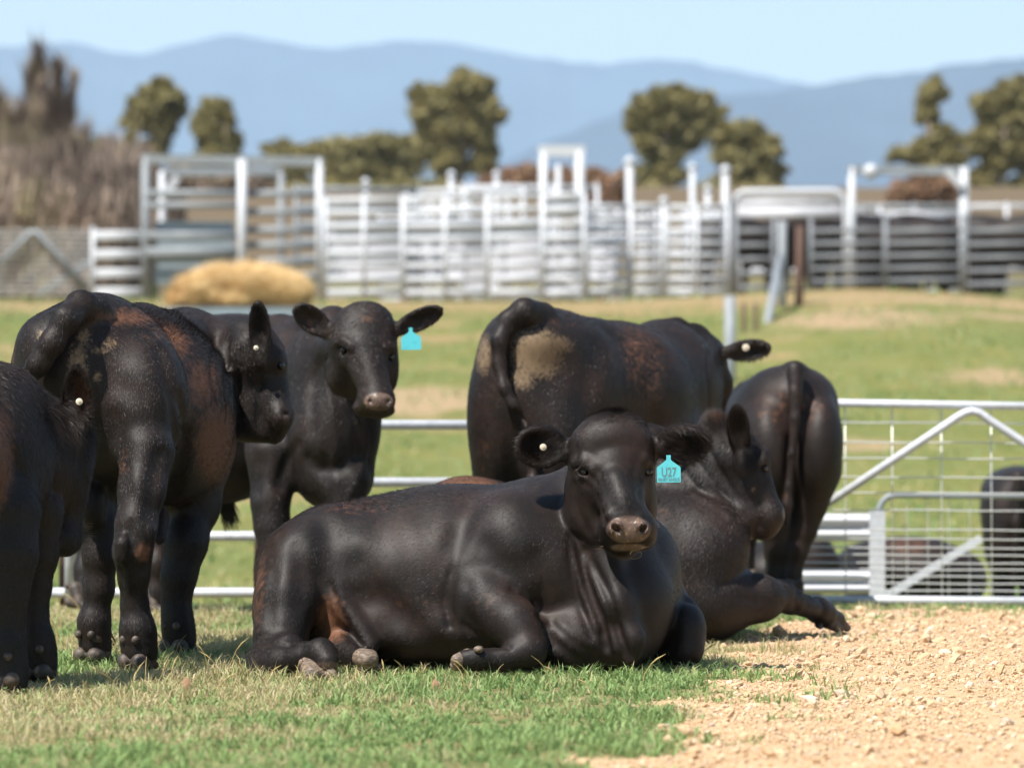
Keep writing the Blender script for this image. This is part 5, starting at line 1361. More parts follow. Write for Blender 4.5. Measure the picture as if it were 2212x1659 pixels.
def build_yards():
    GY = 'cattle yard panels'
    # --- left: netting fence with X brace
    d = 67.5
    root = empty('netting_fence', (X_(60, d), d, float(gz(X_(60, d), d)))); tag(root, 'wire netting fence with crossed pipe brace at far left', 'fence')
    m = MB()
    for i in range(13):
        v = 497 + i * 11.5; m.tube([(X_(-80, d), d, Z_(v, d)), (X_(205, d), d, Z_(v, d))], 0.006, 4)
    for i in range(46):
        u = -75 + i * 6.2; m.tube([(X_(u, d), d, Z_(497, d)), (X_(u, d), d, Z_(638, d))], 0.004, 4)
    m.build('netting', WIRE, root)
    MB().tube([(X_(0, d), d-.1, Z_(575, d)), (X_(68, d), d-.1, Z_(503, d)), (X_(80, d), d-.1, Z_(503, d)), (X_(190, d), d-.1, Z_(624, d))], 0.055, 10).build('brace', GALV2, root, True)
    MB().tube([(X_(80, d), d+.1, Z_(640, d)), (X_(198, d), d+.1, Z_(562, d))], 0.06, 10).build('brace', GALV2, root, True)
    post(root, X_(-40, d), d, 2.9, Z_(492, d), 0.06, GALV2)
    # --- low panel
    panel('low four-rail panel between netting fence and tall steel frame', 201, 312, 509, 67.3, 67.3, 4, h=0.17, ptop=500)
    # --- tall frame
    d = 67
    root = empty('tall_yard_frame', (X_(500, d), d, float(gz(X_(500, d), d)))); tag(root, 'tall boxy steel frame with double top beam above the hay', 'yard frame')
    for u, vt, r_, dd in ((314, 338, .07, d), (350, 370, .06, d+2), (523, 345, .08, d-.2), (607, 372, .06, d+2), (690, 345, .07, d)):
        g = float(gz(X_(u, dd), dd)); MB().tube([(X_(u, dd), dd, g-.1), (X_(u, dd), dd, Z_(vt, dd))], r_, 14).build('post', GALV2 if u in (314, 607) else GALV, root, True)
    MB().bar((X_(306, d), d, Z_(344, d)), (X_(698, d), d, Z_(350, d)), 0.12, 0.16).build('top_beam', GALV2, root)
    MB().bar((X_(352, d+2), d+2, Z_(371, d+2)), (X_(610, d+2), d+2, Z_(371, d+2)), 0.1, 0.15).build('top_beam', GALV2, root)
    MB().bar((X_(384, d+1.8), d+1.8, Z_(368, d)), (X_(353, d+1.8), d+1.8, Z_(410, d)), 0.09, 0.13).build('brace', GALV, root)
    MB().bar((X_(665, d+.2), d+.2, Z_(372, d)), (X_(690, d+.2), d+.2, Z_(405, d)), 0.09, 0.10).build('brace', GALV, root)
    for v, h_ in ((419, .13), (444, .12), (509, .14), (545, .17)):
        m = MB(); oval_rail(m, (X_(316, d), d-.06, Z_(v, d)), (X_(521, d), d-.06, Z_(v, d)), h_, .06); m.build('rail', GALV2, root, True)
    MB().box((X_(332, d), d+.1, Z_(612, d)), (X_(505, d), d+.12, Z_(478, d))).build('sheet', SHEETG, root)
    for v in (419, 458, 497, 530, 565, 600, 628):
        m = MB(); oval_rail(m, (X_(525, d), d-.02, Z_(v, d)), (X_(688, d), d-.02, Z_(v, d)), .13, .06); m.build('rail', GALV2, root, True)
    # --- central block: rows of panels one behind another
    W_ = (0.0, 1.0)
    panel('white sheeted yard panel right of the tall frame', 703, 870, 432, 66.4, 66.2, 8, mid=1, sheet=(0.12, 1, 474, 516, SHEET), h=.105)
    panel('white sheeted yard panel with a pale central post', 872, 1052, 430, 66.2, 66.0, 8, mid=1, sheet=(0, 1, 474, 520, SHEET), h=.105)
    panel('tall pale panel left of the steel arch', 1054, 1172, 424, 66.0, 65.8, 8, mid=0, sheet=(0, .95, 470, 512, SHEET), h=.105)
    panel('lower-railed panel under the steel arch', 1174, 1262, 424, 65.8, 65.6, 8, sheet=(0, 1, 432, 470, SHEET), h=.11)
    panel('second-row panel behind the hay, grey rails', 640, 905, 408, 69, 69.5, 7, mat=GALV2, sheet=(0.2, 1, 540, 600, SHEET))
    panel('second-row panel behind the white sheets, pale low sheet', 880, 1130, 414, 70, 69.5, 7, mid=1, sheet=(0, 1, 548, 610, SHEET))
    panel('third-row panel behind the steel arch', 1000, 1290, 405, 74, 74, 6, mid=2)
    panel('panel between the arch and the tall capped post', 1266, 1362, 446, 66.5, 66.8, 8, mid=0)
    panel('panel between the tall capped post and round-topped posts', 1364, 1436, 446, 66.8, 67, 8)
    panel('wide panel behind the pair of round-topped posts', 1438, 1572, 448, 67, 67.2, 8, mid=1)
    panel('middle-row panel crossing behind the arch', 1180, 1420, 452, 70.5, 71, 7, mid=1)
    for (u0, u1, vt, d0, d1, n_, lab) in ((700, 960, 452, 71.5, 70.8, 7, 'thin-railed panel crossing behind the left white sheet'), (930, 1180, 458, 72.5, 71.5, 7, 'thin-railed panel crossing behind the middle white sheet'), (1260, 1480, 462, 70, 72, 7, 'thin-railed panel slanting behind the tallest capped post'),
                                     (1440, 1600, 470, 71.5, 70.5, 7, 'thin-railed panel slanting behind the tall thin posts'), (820, 1100, 474, 75, 75, 6, 'back-row thin panel behind the middle of the yards'), (1290, 1590, 476, 75.5, 75.5, 6, 'back-row thin panel right of the middle of the yards')):
        panel(lab, u0, u1, vt, d0, d1, n_, h=.08, mid=2, ptop=vt-14)
    # --- race sheets in the centre
    for (u0, u1, v0, v1, dd, lab) in ((735, 865, 560, 600, 68.2, 'low white steel sheet beside the hay in the yards'), (1085, 1160, 480, 600, 68.0, 'upright white sliding-gate sheet left of the arch'), (1000, 1075, 520, 625, 68.4, 'white lower sheet in the middle of the yards'), (1175, 1255, 588, 640, 65.9, 'low pale sheet at the foot of the arch'), (706, 930, 486, 560, 72.8, 'wide pale sheet at the back, right of the tall frame'), (935, 1165, 500, 590, 73.4, 'wide pale sheet at the back, left of the arch'), (1180, 1330, 520, 600, 73.0, 'pale sheet at the back, behind and right of the arch')):
        root = empty('sheeted_gate', (X_((u0+u1)/2, dd), dd, Z_(v1, dd))); tag(root, lab, 'gate')
        MB().box((X_(u0, dd), dd, Z_(v1, dd)), (X_(u1, dd), dd+.02, Z_(v0, dd))).build('sheet', SHEET, root)
        m = MB().bar((X_(u0, dd), dd-.02, Z_(v0, dd)), (X_(u1, dd), dd-.02, Z_(v0, dd)), .05, .05).bar((X_(u0, dd), dd-.02, Z_(v1, dd)), (X_(u1, dd), dd-.02, Z_(v1, dd)), .05, .05)
        m.bar((X_(u0, dd), dd-.02, Z_(v1+12, dd)), (X_(u0, dd), dd-.02, Z_(v0, dd)), .05, .05, (0,1,0)).bar((X_(u1, dd), dd-.02, Z_(v1+12, dd)), (X_(u1, dd), dd-.02, Z_(v0, dd)), .05, .05, (0,1,0)); m.build('frame', GALV, root)
    # --- steel arch
    d = 66.0
    root = empty('steel_arch', (X_(1212, d), d, float(gz(X_(1212, d), d)))); tag(root, 'tall narrow white steel arch standing above the centre of the yards', 'steel arch')
    for u, r_ in ((1174, .075), (1252, .085)):
        MB().tube([(X_(u, d), d, float(gz(X_(u, d), d))-.1), (X_(u, d), d, Z_(328, d))], r_, 14).build('post', GALV, root, True)
    MB().bar((X_(1163, d), d, Z_(327, d)), (X_(1263, d), d, Z_(327, d)), .12, .19).build('crossbar', GALV, root)
    MB().tube([(X_(1206, d+.6), d+.6, 3.2), (X_(1206, d+.6), d+.6, Z_(352, d))], .05, 10).build('bar', GALV, root, True)
    # --- free posts with round caps
    for (u, vt, dd, lab) in ((975, 372, 71, 'round-capped post rising behind the centre panels, left one of a pair'), (1073, 372, 71, 'round-capped post rising behind the centre panels, right one of a pair'),
                             (790, 388, 70.5, 'short pale capped post right of the tall frame'), (893, 410, 70.5, 'shortest pale capped post above the white sheets'),
                             (1360, 344, 66.9, 'tallest thick pale capped post right of the arch'), (1434, 428, 67.0, 'small round-capped post left of the tall thin pair'),
                             (1496, 356, 69.0, 'tall white capped post beside a shorter one in front of the tree'), (1529, 404, 69.5, 'short grey capped post between two tall posts'),
                             (1567, 362, 67.3, 'tall capped post where the curved-top gate begins')):
        x = X_(u, dd); g = float(gz(x, dd)); root = empty('capped_post', (x, dd, g)); tag(root, lab, 'post', 'capped yard posts')
        rr = .082 if u in (1360, 1567) else .068
        MB().tube([(x, dd, g-.1), (x, dd, Z_(vt+8, dd))], rr*.8, 14).build('shaft', GALV, root, True)
        MB().ball((x, dd, Z_(vt+6, dd)), rr*1.15, 16, 10).build('cap', GALV, root, True)
    # --- curved-top gate
    d = 67.4
    root = empty('curved_top_gate', (X_(1700, d), d, float(gz(X_(1700, d), d)))); tag(root, 'long pale gate with rounded upper corners above the penned cattle', 'gate')
    MB().tube([(X_(u, d), d, Z_(v, d)) for u, v in ((1584, 640), (1584, 440), (1590, 424), (1604, 416), (1800, 414), (1816, 420), (1826, 436), (1828, 480), (1828, 640))], .06, 12).build('frame', GALV, root, True)
    for v in (436, 462):
        m = MB(); oval_rail(m, (X_(1586, d), d, Z_(v, d)), (X_(1826, d), d, Z_(v, d)), .16, .06); m.build('rail', SHEET, root, True)
    # --- right-hand panels in front of the penned cattle
    vt = 490
    for (u0, u1, d0, d1, lab) in ((1590, 1672, 66.6, 66.5, 'five-rail panel left of the leaning strainer post'), (1752, 1912, 65.8, 65.4, 'rail panel right of the dark wooden post'), (1914, 2082, 65.4, 65.0, 'rail panel below the right-hand overhead frame'), (2084, 2240, 65.0, 64.6, 'rail panel running out at the right edge')):
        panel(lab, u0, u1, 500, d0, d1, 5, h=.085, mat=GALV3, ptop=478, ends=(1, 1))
    panel('pale double-topped far panel behind the penned cattle', 1600, 1900, 452, 77, 77, 4, mid=2)
    panel('pale far panel behind the right-hand frame', 1860, 2090, 446, 77, 77, 4, mid=1, mat=GALV2)
    panel('pale far panel at the right edge behind penned cattle', 2090, 2260, 446, 77, 77, 4, mid=1)
    panel('upper white rails over the leaning strainer post', 1700, 1905, 470, 68.5, 68.5, 2, mid=1, h=.16, ends=(1, 1))
    panel('upper white rails under the right-hand frame', 1905, 2080, 466, 68.5, 68.5, 2, h=.16, ends=(1, 1))
    # overhead frame at right
    d = 66.5
    root = empty('overhead_frame', (X_(1960, d), d, float(gz(X_(1960, d), d)))); tag(root, 'wide overhead steel frame with corner braces at the right of the yards', 'yard frame')
    for u, r_ in ((1840, .06), (2082, .08)):
        MB().tube([(X_(u, d), d, float(gz(X_(u, d), d))-.1), (X_(u, d), d, Z_(362, d))], r_, 14).build('post', GALV, root, True)
    MB().bar((X_(1832, d), d, Z_(368, d)), (X_(2090, d), d, Z_(370, d)), .10, .15).build('crossbar', GALV2, root)
    MB().bar((X_(2045, d-.1), d-.1, Z_(370, d)), (X_(2078, d-.1), d-.1, Z_(405, d)), .08, .12).build('brace', GALV, root)
    MB().ball((X_(1880, d), d-.1, Z_(372, d)), .13, 14, 8).build('light_fitting', GALV, root, True)
    # strainer post (leaning brace) and dark post, coming down the bank
    root = empty('strainer_post', (X_(1680, 60), 60, float(gz(X_(1680, 60), 60)))); tag(root, 'pale steel strainer post with a leaning leg, left of the dark post', 'post')
    MB().tube([(X_(1690, 62), 62, 2.5), (X_(1690, 62), 62, Z_(478, 62))], .066, 14).build('shaft', GALV2, root, True)
    MB().tube([(X_(1655, 59), 59, float(gz(X_(1655, 59), 59))-.1), (X_(1684, 62), 61.9, Z_(560, 62))], .066, 14).build('leg', GALV2, root, True)
    root = empty('wooden_post', (X_(1727, 62), 62, float(gz(X_(1727, 62), 62)))); tag(root, 'dark wooden fence post between strainer post and railed pen', 'post')
    MB().tube([(X_(1725, 62), 62, 2.4), (X_(1728, 62), 62, Z_(488, 62))], .07, 12).build('shaft', DARKW, root, True)
    x = X_(1577, 52); root = empty('slope_post', (x, 52, float(gz(x, 52)))); tag(root, 'lone grey steel post standing on the grass slope', 'post')
    MB().tube([(x, 52, .9), (x, 52, Z_(640, 52))], .075, 12).build('shaft', GALV2, root, True)
    for i, u in enumerate((1607, 1632)):
        x = X_(u, 58); root = empty('picket', (x, 58, float(gz(x, 58)))); tag(root, ('rusty thin picket on the bank, left one', 'rusty thin picket on the bank, right one')[i], 'picket', 'rusty pickets on the bank')
        MB().tube([(x, 58, 1.9), (x, 58, Z_(655, 58))], .035, 8).build('shaft', DARKW, root, True)

def build_hay():
    d = 60.0; r = np.random.default_rng(3)
    x0, x1 = X_(338, d), X_(705, d); g = float(gz(X_(520, d), d)); zt = Z_(668, d)
    root = empty('feed_trough', ((x0+x1)/2, d, g)); tag(root, 'long low grey feed trough holding the loose hay', 'trough')
    m = MB(); 
    m.box((x0, d-.75, zt-.16), (x1, d-.70, zt)); m.box((x0, d+.70, zt-.16), (x1, d+.75, zt)); m.box((x0, d-.70, zt-.16), (x0+.05, d+.70, zt)); m.box((x1-.05, d-.70, zt-.16), (x1, d+.70, zt)); m.box((x0+.05, d-.70, zt-.16), (x1-.05, d+.70, zt-.13))
    m.build('tray', SHEETG, root)
    for sx in (x0+.2, x1-.2):
        for sy in (-.6, .6): MB().box((sx-.04, d+sy-.04, g-.1), (sx+.04, d+sy+.04, zt-.162)).build('leg', GALV2, root)
    f = Field((x0-.3, d-1.0, zt-.3), (x1+.3, d+1.0, zt+1.0), .05)
    def e(u, v, ru, rv, rd, dd=0, ang=0): f.ell(P(u, v, d+dd), (px(ru, d), rd, px(rv, d)), rot_px(ang), .12)
    e(425, 630, 52, 34, .6); e(540, 616, 82, 36, .6); e(600, 626, 54, 34, .6); e(505, 650, 138, 18, .62); e(482, 610, 42, 24, .5); e(405, 648, 36, 20, .6); e(632, 642, 30, 22, .55)
    V, F = f.mesh(); V = relax(V, F, 1); N, fn = vnormals(V, F)
    V = V + N * ((vnoise(V[:, 0]*3, V[:, 2]*3, 1.5, 5) - .5) * .10)[:, None]
    hay = empty('hay_heap', ((x0+x1)/2, d, zt)); tag(hay, 'golden heap of loose hay in the far feed trough', 'hay')
    t = NT('hay_straw'); co = t.coord(); t.col(t.mix(t.ramp(t.noise(co, 9, 5, .7), .3, .7), (0.56, 0.33, 0.11), (0.86, 0.66, 0.36))); t.p(Roughness=.9); t.bump(t.noise(co, 25, 4), .8, .05); HM = t.m
    link('heap', np_mesh('heap', V, F), HM, hay)
    HV, HF = fur(V, N, F, fn, 26000, [(P(500, 620, d), (.6, .1, .3), 3, 1)], .20, .011, .8, 3)
    o = link('loose_straw', np_mesh('loose_straw', HV, HF, False), HM, hay); o['kind'] = 'stuff'

# ------------------------------------------------------------------ far cattle
def bull_mass(name, label, parts, d, h=0.03, group=None, hooves=None, k=0.12, rust=()):
    """small distant bull from rounded masses; parts in picture units: ('e', u, v, dd, ru, rv, rd, ang) or ('c', u1, v1, dd1, r1, u2, v2, dd2, r2)"""
    pts = []
    for q in parts:
        if q[0] == 'e': c = P(q[1], q[2], d+q[3]); R = max(px(max(q[4], q[5]), d), q[6]); pts += [c-R, c+R]
        else:
            for j in (1, 5): c = P(q[j], q[j+1], d+q[j+2]); R = px(q[j+3], d); pts += [c-R, c+R]
    pts = np.array(pts); b = B((0,0,0), (0.1,0.1,0.1), 0.05, d); b.f = Field(pts.min(0)-.12, pts.max(0)+.12, h)
    for q in parts:
        if q[0] == 'e': b.e(q[1], q[2], d+q[3], q[4], q[5], q[6], ang=q[7] if len(q) > 7 else 0, k=k)
        else: b.c(q[1], q[2], d+q[3], q[4], q[5], q[6], d+q[7], q[8], k=k*.6)
    c = pts.mean(0); root = empty('bull', (c[0], c[1], pts.min(0)[2])); tag(root, label, 'bull', group)
    sdf_object('body', b.f, MATS, root, rust=[(P(*r_[:3]), r_[3], r_[4]) for r_ in rust])
    return root

def build_far_cattle():
    # standing at the right edge beyond the gate
    d = 26.0
    bull_mass('bull', 'black bull cut off by the right edge, seen from behind through the gate', [
        ('e', 2195, 1095, 0, 78, 82, .30), ('e', 2200, 1060, .4, 80, 55, .5), ('e', 2165, 1160, -.1, 42, 90, .18), ('e', 2230, 1160, -.1, 42, 90, .18), ('e', 2215, 1110, 1.0, 78, 82, .5),
        ('c', 2165, 1220, 0, 28, 2170, 1400, 0, 14), ('c', 2225, 1220, 0, 28, 2222, 1400, 0, 14), ('c', 2200, 1030, -.3, 14, 2196, 1130, -.34, 9), ('c', 2196, 1130, -.34, 9, 2192, 1260, -.34, 8),
        ('c', 2175, 1200, 1.2, 25, 2175, 1400, 1.2, 12), ('c', 2240, 1200, 1.2, 25, 2240, 1400, 1.2, 12)], d, .02, k=.08)
    # lying ones beyond the gate
    bull_mass('bull', 'black bull lying beyond the gate, long back just above the ground', [
        ('e', 2000, 1240, 0, 110, 72, .38), ('e', 2070, 1255, .1, 60, 58, .32), ('e', 1925, 1240, 0, 70, 68, .34), ('e', 1860, 1235, .1, 60, 62, .32), ('e', 1960, 1205, 0, 80, 36, .25), ('e', 1888, 1225, -.1, 30, 40, .2), ('c', 2090, 1300, -.2, 26, 2040, 1330, -.3, 12)], 25.2, .02, rust=((1960, 1185, 25, .25, .5),))
    bull_mass('bull', 'black bull lying behind the pale race panel, muzzle to the right', [
        ('e', 1720, 1230, 0, 85, 70, .36), ('e', 1650, 1240, 0, 70, 70, .36), ('e', 1765, 1195, -.1, 30, 34, .14), ('c', 1770, 1200, -.15, 24, 1800, 1215, -.2, 15), ('c', 1745, 1290, -.2, 20, 1700, 1310, -.2, 12)], 24.6, .02, rust=((1798, 1216, 24.4, .05, 1.1),))
    # penned cattle in the yards
    def proto(d, u0):
        s = 8295.0 / d
        def U(x): return u0 + x * s
        g = float(gz(X_(u0, d), d)); 
        def Vv(z): return 940 - (g + z - CAM_H) * s
        E = lambda x, z, dd, rx, rz, rd, ang=0: ('e', U(x), Vv(z), dd, rx*s, rz*s, rd, ang)
        C = lambda x1, z1, d1, r1, x2, z2, d2, r2: ('c', U(x1), Vv(z1), d1, r1*s, U(x2), Vv(z2), d2, r2*s)
        return [E(0, .95, 0, .75, .36, .32), E(-.55, 1.0, 0, .36, .34, .30), E(.55, 1.0, 0, .38, .36, .30), E(-.3, 1.1, 0, .55, .25, .22), C(.75, 1.1, 0, .26, 1.05, 1.15, 0, .18), C(1.08, 1.18, 0, .16, 1.28, .92, 0, .10),
                C(-.7, .8, -.16, .20, -.74, .42, -.18, .09), C(-.74, .42, -.18, .08, -.72, .02, -.18, .06), C(-.7, .8, .16, .20, -.66, .42, .18, .09), C(-.66, .42, .18, .08, -.64, .02, .18, .06),
                C(.6, .8, -.16, .18, .6, .4, -.18, .08), C(.6, .4, -.18, .07, .6, .02, -.18, .06), C(.6, .8, .16, .18, .66, .4, .18, .08), C(.66, .4, .18, .07, .66, .02, .18, .06), C(-.9, 1.15, 0, .05, -.95, .5, 0, .03), C(1.08, 1.2, .18, .05, 1.02, 1.2, .3, .03), C(1.08, 1.2, -.18, .05, 1.02, 1.2, -.3, .03)]
    spots = [(1640, 70.5, 0.1, 'leftmost penned black bull, behind the panel left of the strainer post'), (1795, 70.0, 0.2, 'penned black bull behind the rails just right of the dark wooden post'), (1925, 69.5, 3.0, 'penned black bull behind the middle right rails, facing left'),
             (2040, 70.5, 0.3, 'penned black bull below the right end of the overhead frame'), (2170, 69.5, 2.9, 'penned black bull near the right edge behind the rails'), (1860, 73.0, 3.3, 'second-row penned bull under the left part of the overhead frame'),
             (2000, 73.5, 0.0, 'second-row penned bull under the middle of the overhead frame'), (2110, 73, 0.2, 'second-row penned bull right of the overhead frame'), (1720, 73, 3.1, 'second-row penned bull behind strainer and dark posts'), (2230, 72.5, 0.1, 'penned black bull cut off at the far right of the yards')]
    spots += [(1700, 74.5, 0.2, 'penned bull in the back row behind the curved-top gate'), (1960, 75.5, 3.2, 'penned bull in the back row under the overhead frame'), (1830, 71.2, 3.0, 'penned bull between the dark post and the overhead frame'), (2080, 75.0, .1, 'penned bull in the back row behind the right post of the overhead frame'), (2200, 74.5, 3.1, 'penned bull in the back row near the right edge'), (1660, 73.4, 3.3, 'penned bull in the second row left of the strainer post')]
    spots = [(u, d - 1.8, y, l) for u, d, y, l in spots]
    root = bull_mass('bull', spots[0][3], proto(70.5, 1640), 70.5, .045, group='black cattle penned in the yards')
    base = root.location.copy(); kids = list(root.children)
    for i, (u, d, yaw, lab) in enumerate(spots):
        if i == 0: o = root
        else:
            o = root.copy(); COL.objects.link(o); o['label'] = lab
            for ch in kids:
                c = ch.copy(); COL.objects.link(c); c.parent = o; c.matrix_parent_inverse = ch.matrix_parent_inverse.copy()
        x = X_(u, d); o.location = (x, d, float(gz(x, d))); o.rotation_euler = (0, 0, yaw); sc = 1.08 + 0.05 * math.sin(i * 2.3); o.scale = (sc, sc, sc)

# ------------------------------------------------------------------ trees, thickets, mountains
def foliage_mat(name, c1, c2, c3):
    t = NT(name); c = t.mix(t.ramp(t.attr('tone'), 0, .6), c1, c2); c = t.mix(t.ramp(t.attr('tone'), .6, 1), c, c3)
    t.col(c); t.p(Roughness=.6); t.b.inputs['Specular IOR Level'].default_value = .25
    tr = t.t.nodes.new('ShaderNodeBsdfTranslucent'); t.set(tr.inputs[0], c)
    mx = t.t.nodes.new('ShaderNodeMixShader'); mx.inputs[0].default_value = 0.25
    t.t.links.new(t.b.outputs[0], mx.inputs[1]); t.t.links.new(tr.outputs[0], mx.inputs[2]); t.t.links.new(mx.outputs[0], t.out.inputs[0])
    return t.m
GUM = foliage_mat('gum_leaves', (0.15, 0.145, 0.065), (0.27, 0.235, 0.10), (0.42, 0.34, 0.13))
BROWNL = foliage_mat('brown_twigs', (0.13, 0.095, 0.072), (0.35, 0.265, 0.205), (0.27, 0.235, 0.12))
RUSTL = foliage_mat('rusty_leaves', (0.20, 0.115, 0.07), (0.32, 0.195, 0.12), (0.38, 0.26, 0.15))
t = NT('bark'); t.col(t.mix(t.noise(t.map(t.coord(), (1,1,.25)), 3, 4), (0.22, 0.17, 0.13), (0.40, 0.33, 0.27))); t.p(Roughness=.9); BARK = t.m

def leaf_cloud(blobs, n, size, seed, d, stretch=(1, 1, 1)):
    n = int(n * 3.2); size = size * .48
    """blobs: (u, v, ru, rv) clumps; leaves spread through each clump's volume, denser to its rim"""
    r0 = np.random.default_rng(seed + 900); more = []
    for b in blobs:
        for i in range(5):
            a = r0.uniform(0, 2*np.pi); f = r0.uniform(.18, .42)
            more.append((b[0] + math.cos(a)*b[2]*r0.uniform(.75, 1.15), b[1] + math.sin(a)*b[3]*r0.uniform(.75, 1.15), b[2]*f*1.2, b[3]*f))
    blobs = [(b[0], b[1], b[2]*.84, b[3]*.82) for b in blobs] + more
    r = np.random.default_rng(seed); w = np.array([b[2]*b[3] for b in blobs], float)**.85; k = r.choice(len(blobs), n, p=w/w.sum())
    Bm = np.array([b[:4] for b in blobs], float)[k]; dd = np.array([(b[4] if len(b) > 4 else 0) for b in blobs])[k]
    q = r.normal(size=(n, 3)); q /= np.linalg.norm(q, axis=1)[:, None]; q *= (r.random(n)**0.45)[:, None]
    # sub-clumping
    NS = max(26, 11*len(blobs)); sub = r.normal(size=(260, 3)); sub /= np.linalg.norm(sub, axis=1)[:, None]; sub *= (r.random(260)**.4)[:, None]
    j = (k * 29 + r.integers(0, 48, n)) % 260; q = sub[j] * r.uniform(.5, 1.12, 260)[j][:, None] + q * .62
    s = px(1, d)
    C = np.stack([X_(Bm[:, 0], d) + q[:, 0]*Bm[:, 2]*s, d + dd + q[:, 1]*(Bm[:, 2]*s), CAM_H - (Bm[:, 1]-940)*s + q[:, 2]*Bm[:, 3]*s], 1)
    a = r.normal(size=(n, 3)); a /= np.linalg.norm(a, axis=1)[:, None]; b = r.normal(size=(n, 3)); b -= a*(a*b).sum(1)[:, None]; b /= np.linalg.norm(b, axis=1)[:, None]
    L = (size * r.uniform(.5, 1.4, n))[:, None]; st = np.asarray(stretch)
    lim = 0
    V = np.stack([C - a*L*st, C + b*L*.45, C + a*L*st, C - b*L*.45], 1).reshape(-1, 3)
    tone = np.clip(r.normal(.45, .2, n) + (sub[j][:, 2] > .3) * .18 + (j % 7 == 0) * .2, 0, 1)
    return V, np.arange(4*n).reshape(-1, 4), np.repeat(tone, 4)

def tree(label, d, u, vbase, blobs, n, size, mat, seed, cat='tree', trunk_r=.25, name='gum_tree', group=None, stretch=(1, 1, 1), limbs=True):
    g = float(gz(X_(u, d), d)); root = empty(name, (X_(u, d), d, g)); tag(root, label, cat, group)
    V, F, tn = leaf_cloud(blobs, n, size, seed, d, stretch)
    me = np_mesh('crown', V, F, False); attr(me, 'tone', tn); link('crown', me, mat, root)
    m = MB(); base = np.array([X_(u, d), d, g - .2]); r = random.Random(seed)
    top = np.array([X_(blobs[0][0], d), d, Z_(blobs[0][1], d)])
    fork = base + (top - base) * .45 + np.array([r.uniform(-.3, .3), 0, 0])
    m.tube([base, base + (fork-base)*.5 + np.array([.1, 0, 0]), fork], [trunk_r, trunk_r*.8, trunk_r*.65], 9)
    for b in blobs[:12] if limbs else blobs[:1]:
        e = np.array([X_(b[0], d), d + (b[4] if len(b) > 4 else 0), Z_(b[1] - b[3]*.3, d)]); mid = fork + (e-fork)*.5 + np.array([r.uniform(-.4, .4), r.uniform(-.4, .4), .3])
        m.tube([fork, mid, e], [trunk_r*.5, trunk_r*.3, trunk_r*.08], 6)
    m.build('trunk', BARK, root, True)
    return root

def bare_tree(label, d, u, vtop, w, seed, n=900, group=None):
    """leafless poplar: upright branches of thin twigs"""
    g = float(gz(X_(u, d), d)); root = empty('bare_tree', (X_(u, d), d, g)); tag(root, label, 'tree', group)
    r = np.random.default_rng(seed); H = Z_(vtop, d) - g; s = px(1, d)
    m = MB(); m.tube([(X_(u, d), d, g-.2), (X_(u, d)+.1, d, g+H*.5), (X_(u, d), d, g+H*.97)], [.22, .13, .02], 7)
    for i in range(46):
        z0 = g + H*r.uniform(.06, .75); a = r.uniform(0, 6.28); L = H*r.uniform(.14, .30)*(1-(z0-g)/H*.45); o = w*s*r.uniform(.25, 1.0)*(1.05-(z0-g)/H)
        p0 = np.array([X_(u, d), d, z0]); p2 = p0 + np.array([math.cos(a)*o, math.sin(a)*o, L]); p1 = p0 + (p2-p0)*np.array([.75, .75, .4])
        m.tube([p0, p1, p2], [.06, .035, .008], 5)
    m.build('trunk', BARK, root, True)
    nl = 9; q = n*3; li = r.integers(0, nl, q); lx = r.normal(0, .42, nl)*w*s; ly = r.normal(0, .42, nl)*w*s; lh = r.uniform(.45, 1.0, nl); lh[0] = 1.0; lx[0] *= .3; lw = r.uniform(.16, .36, nl)*w*s
    t_ = r.random(q)**.85; a = r.uniform(0, 6.28, q); rad = lw[li]*np.sqrt(r.random(q))*(1.08-t_)**.6
    C = np.stack([X_(u, d)+lx[li]*(.35+.65*t_)+np.cos(a)*rad, d+ly[li]*t_+np.sin(a)*rad, g+t_*H*lh[li]], 1)
    dr = np.stack([np.cos(a)*.3, np.sin(a)*.3, np.ones(q)], 1)+r.normal(0, .22, (q, 3)); L = r.uniform(.3, .95, q)[:, None]; sd = np.stack([-np.sin(a), np.cos(a), np.zeros(q)], 1)*r.uniform(.025, .06, q)[:, None]
    V = np.stack([C-sd, C+sd, C+dr*L], 1).reshape(-1, 3); me = np_mesh('twigs', V, np.arange(3*q).reshape(-1, 3), False); attr(me, 'tone', np.repeat(np.clip(r.random(nl)[li]*.9+r.normal(0,.12,q),0,1), 3)); link('twigs', me, BROWNL, root)
    return root

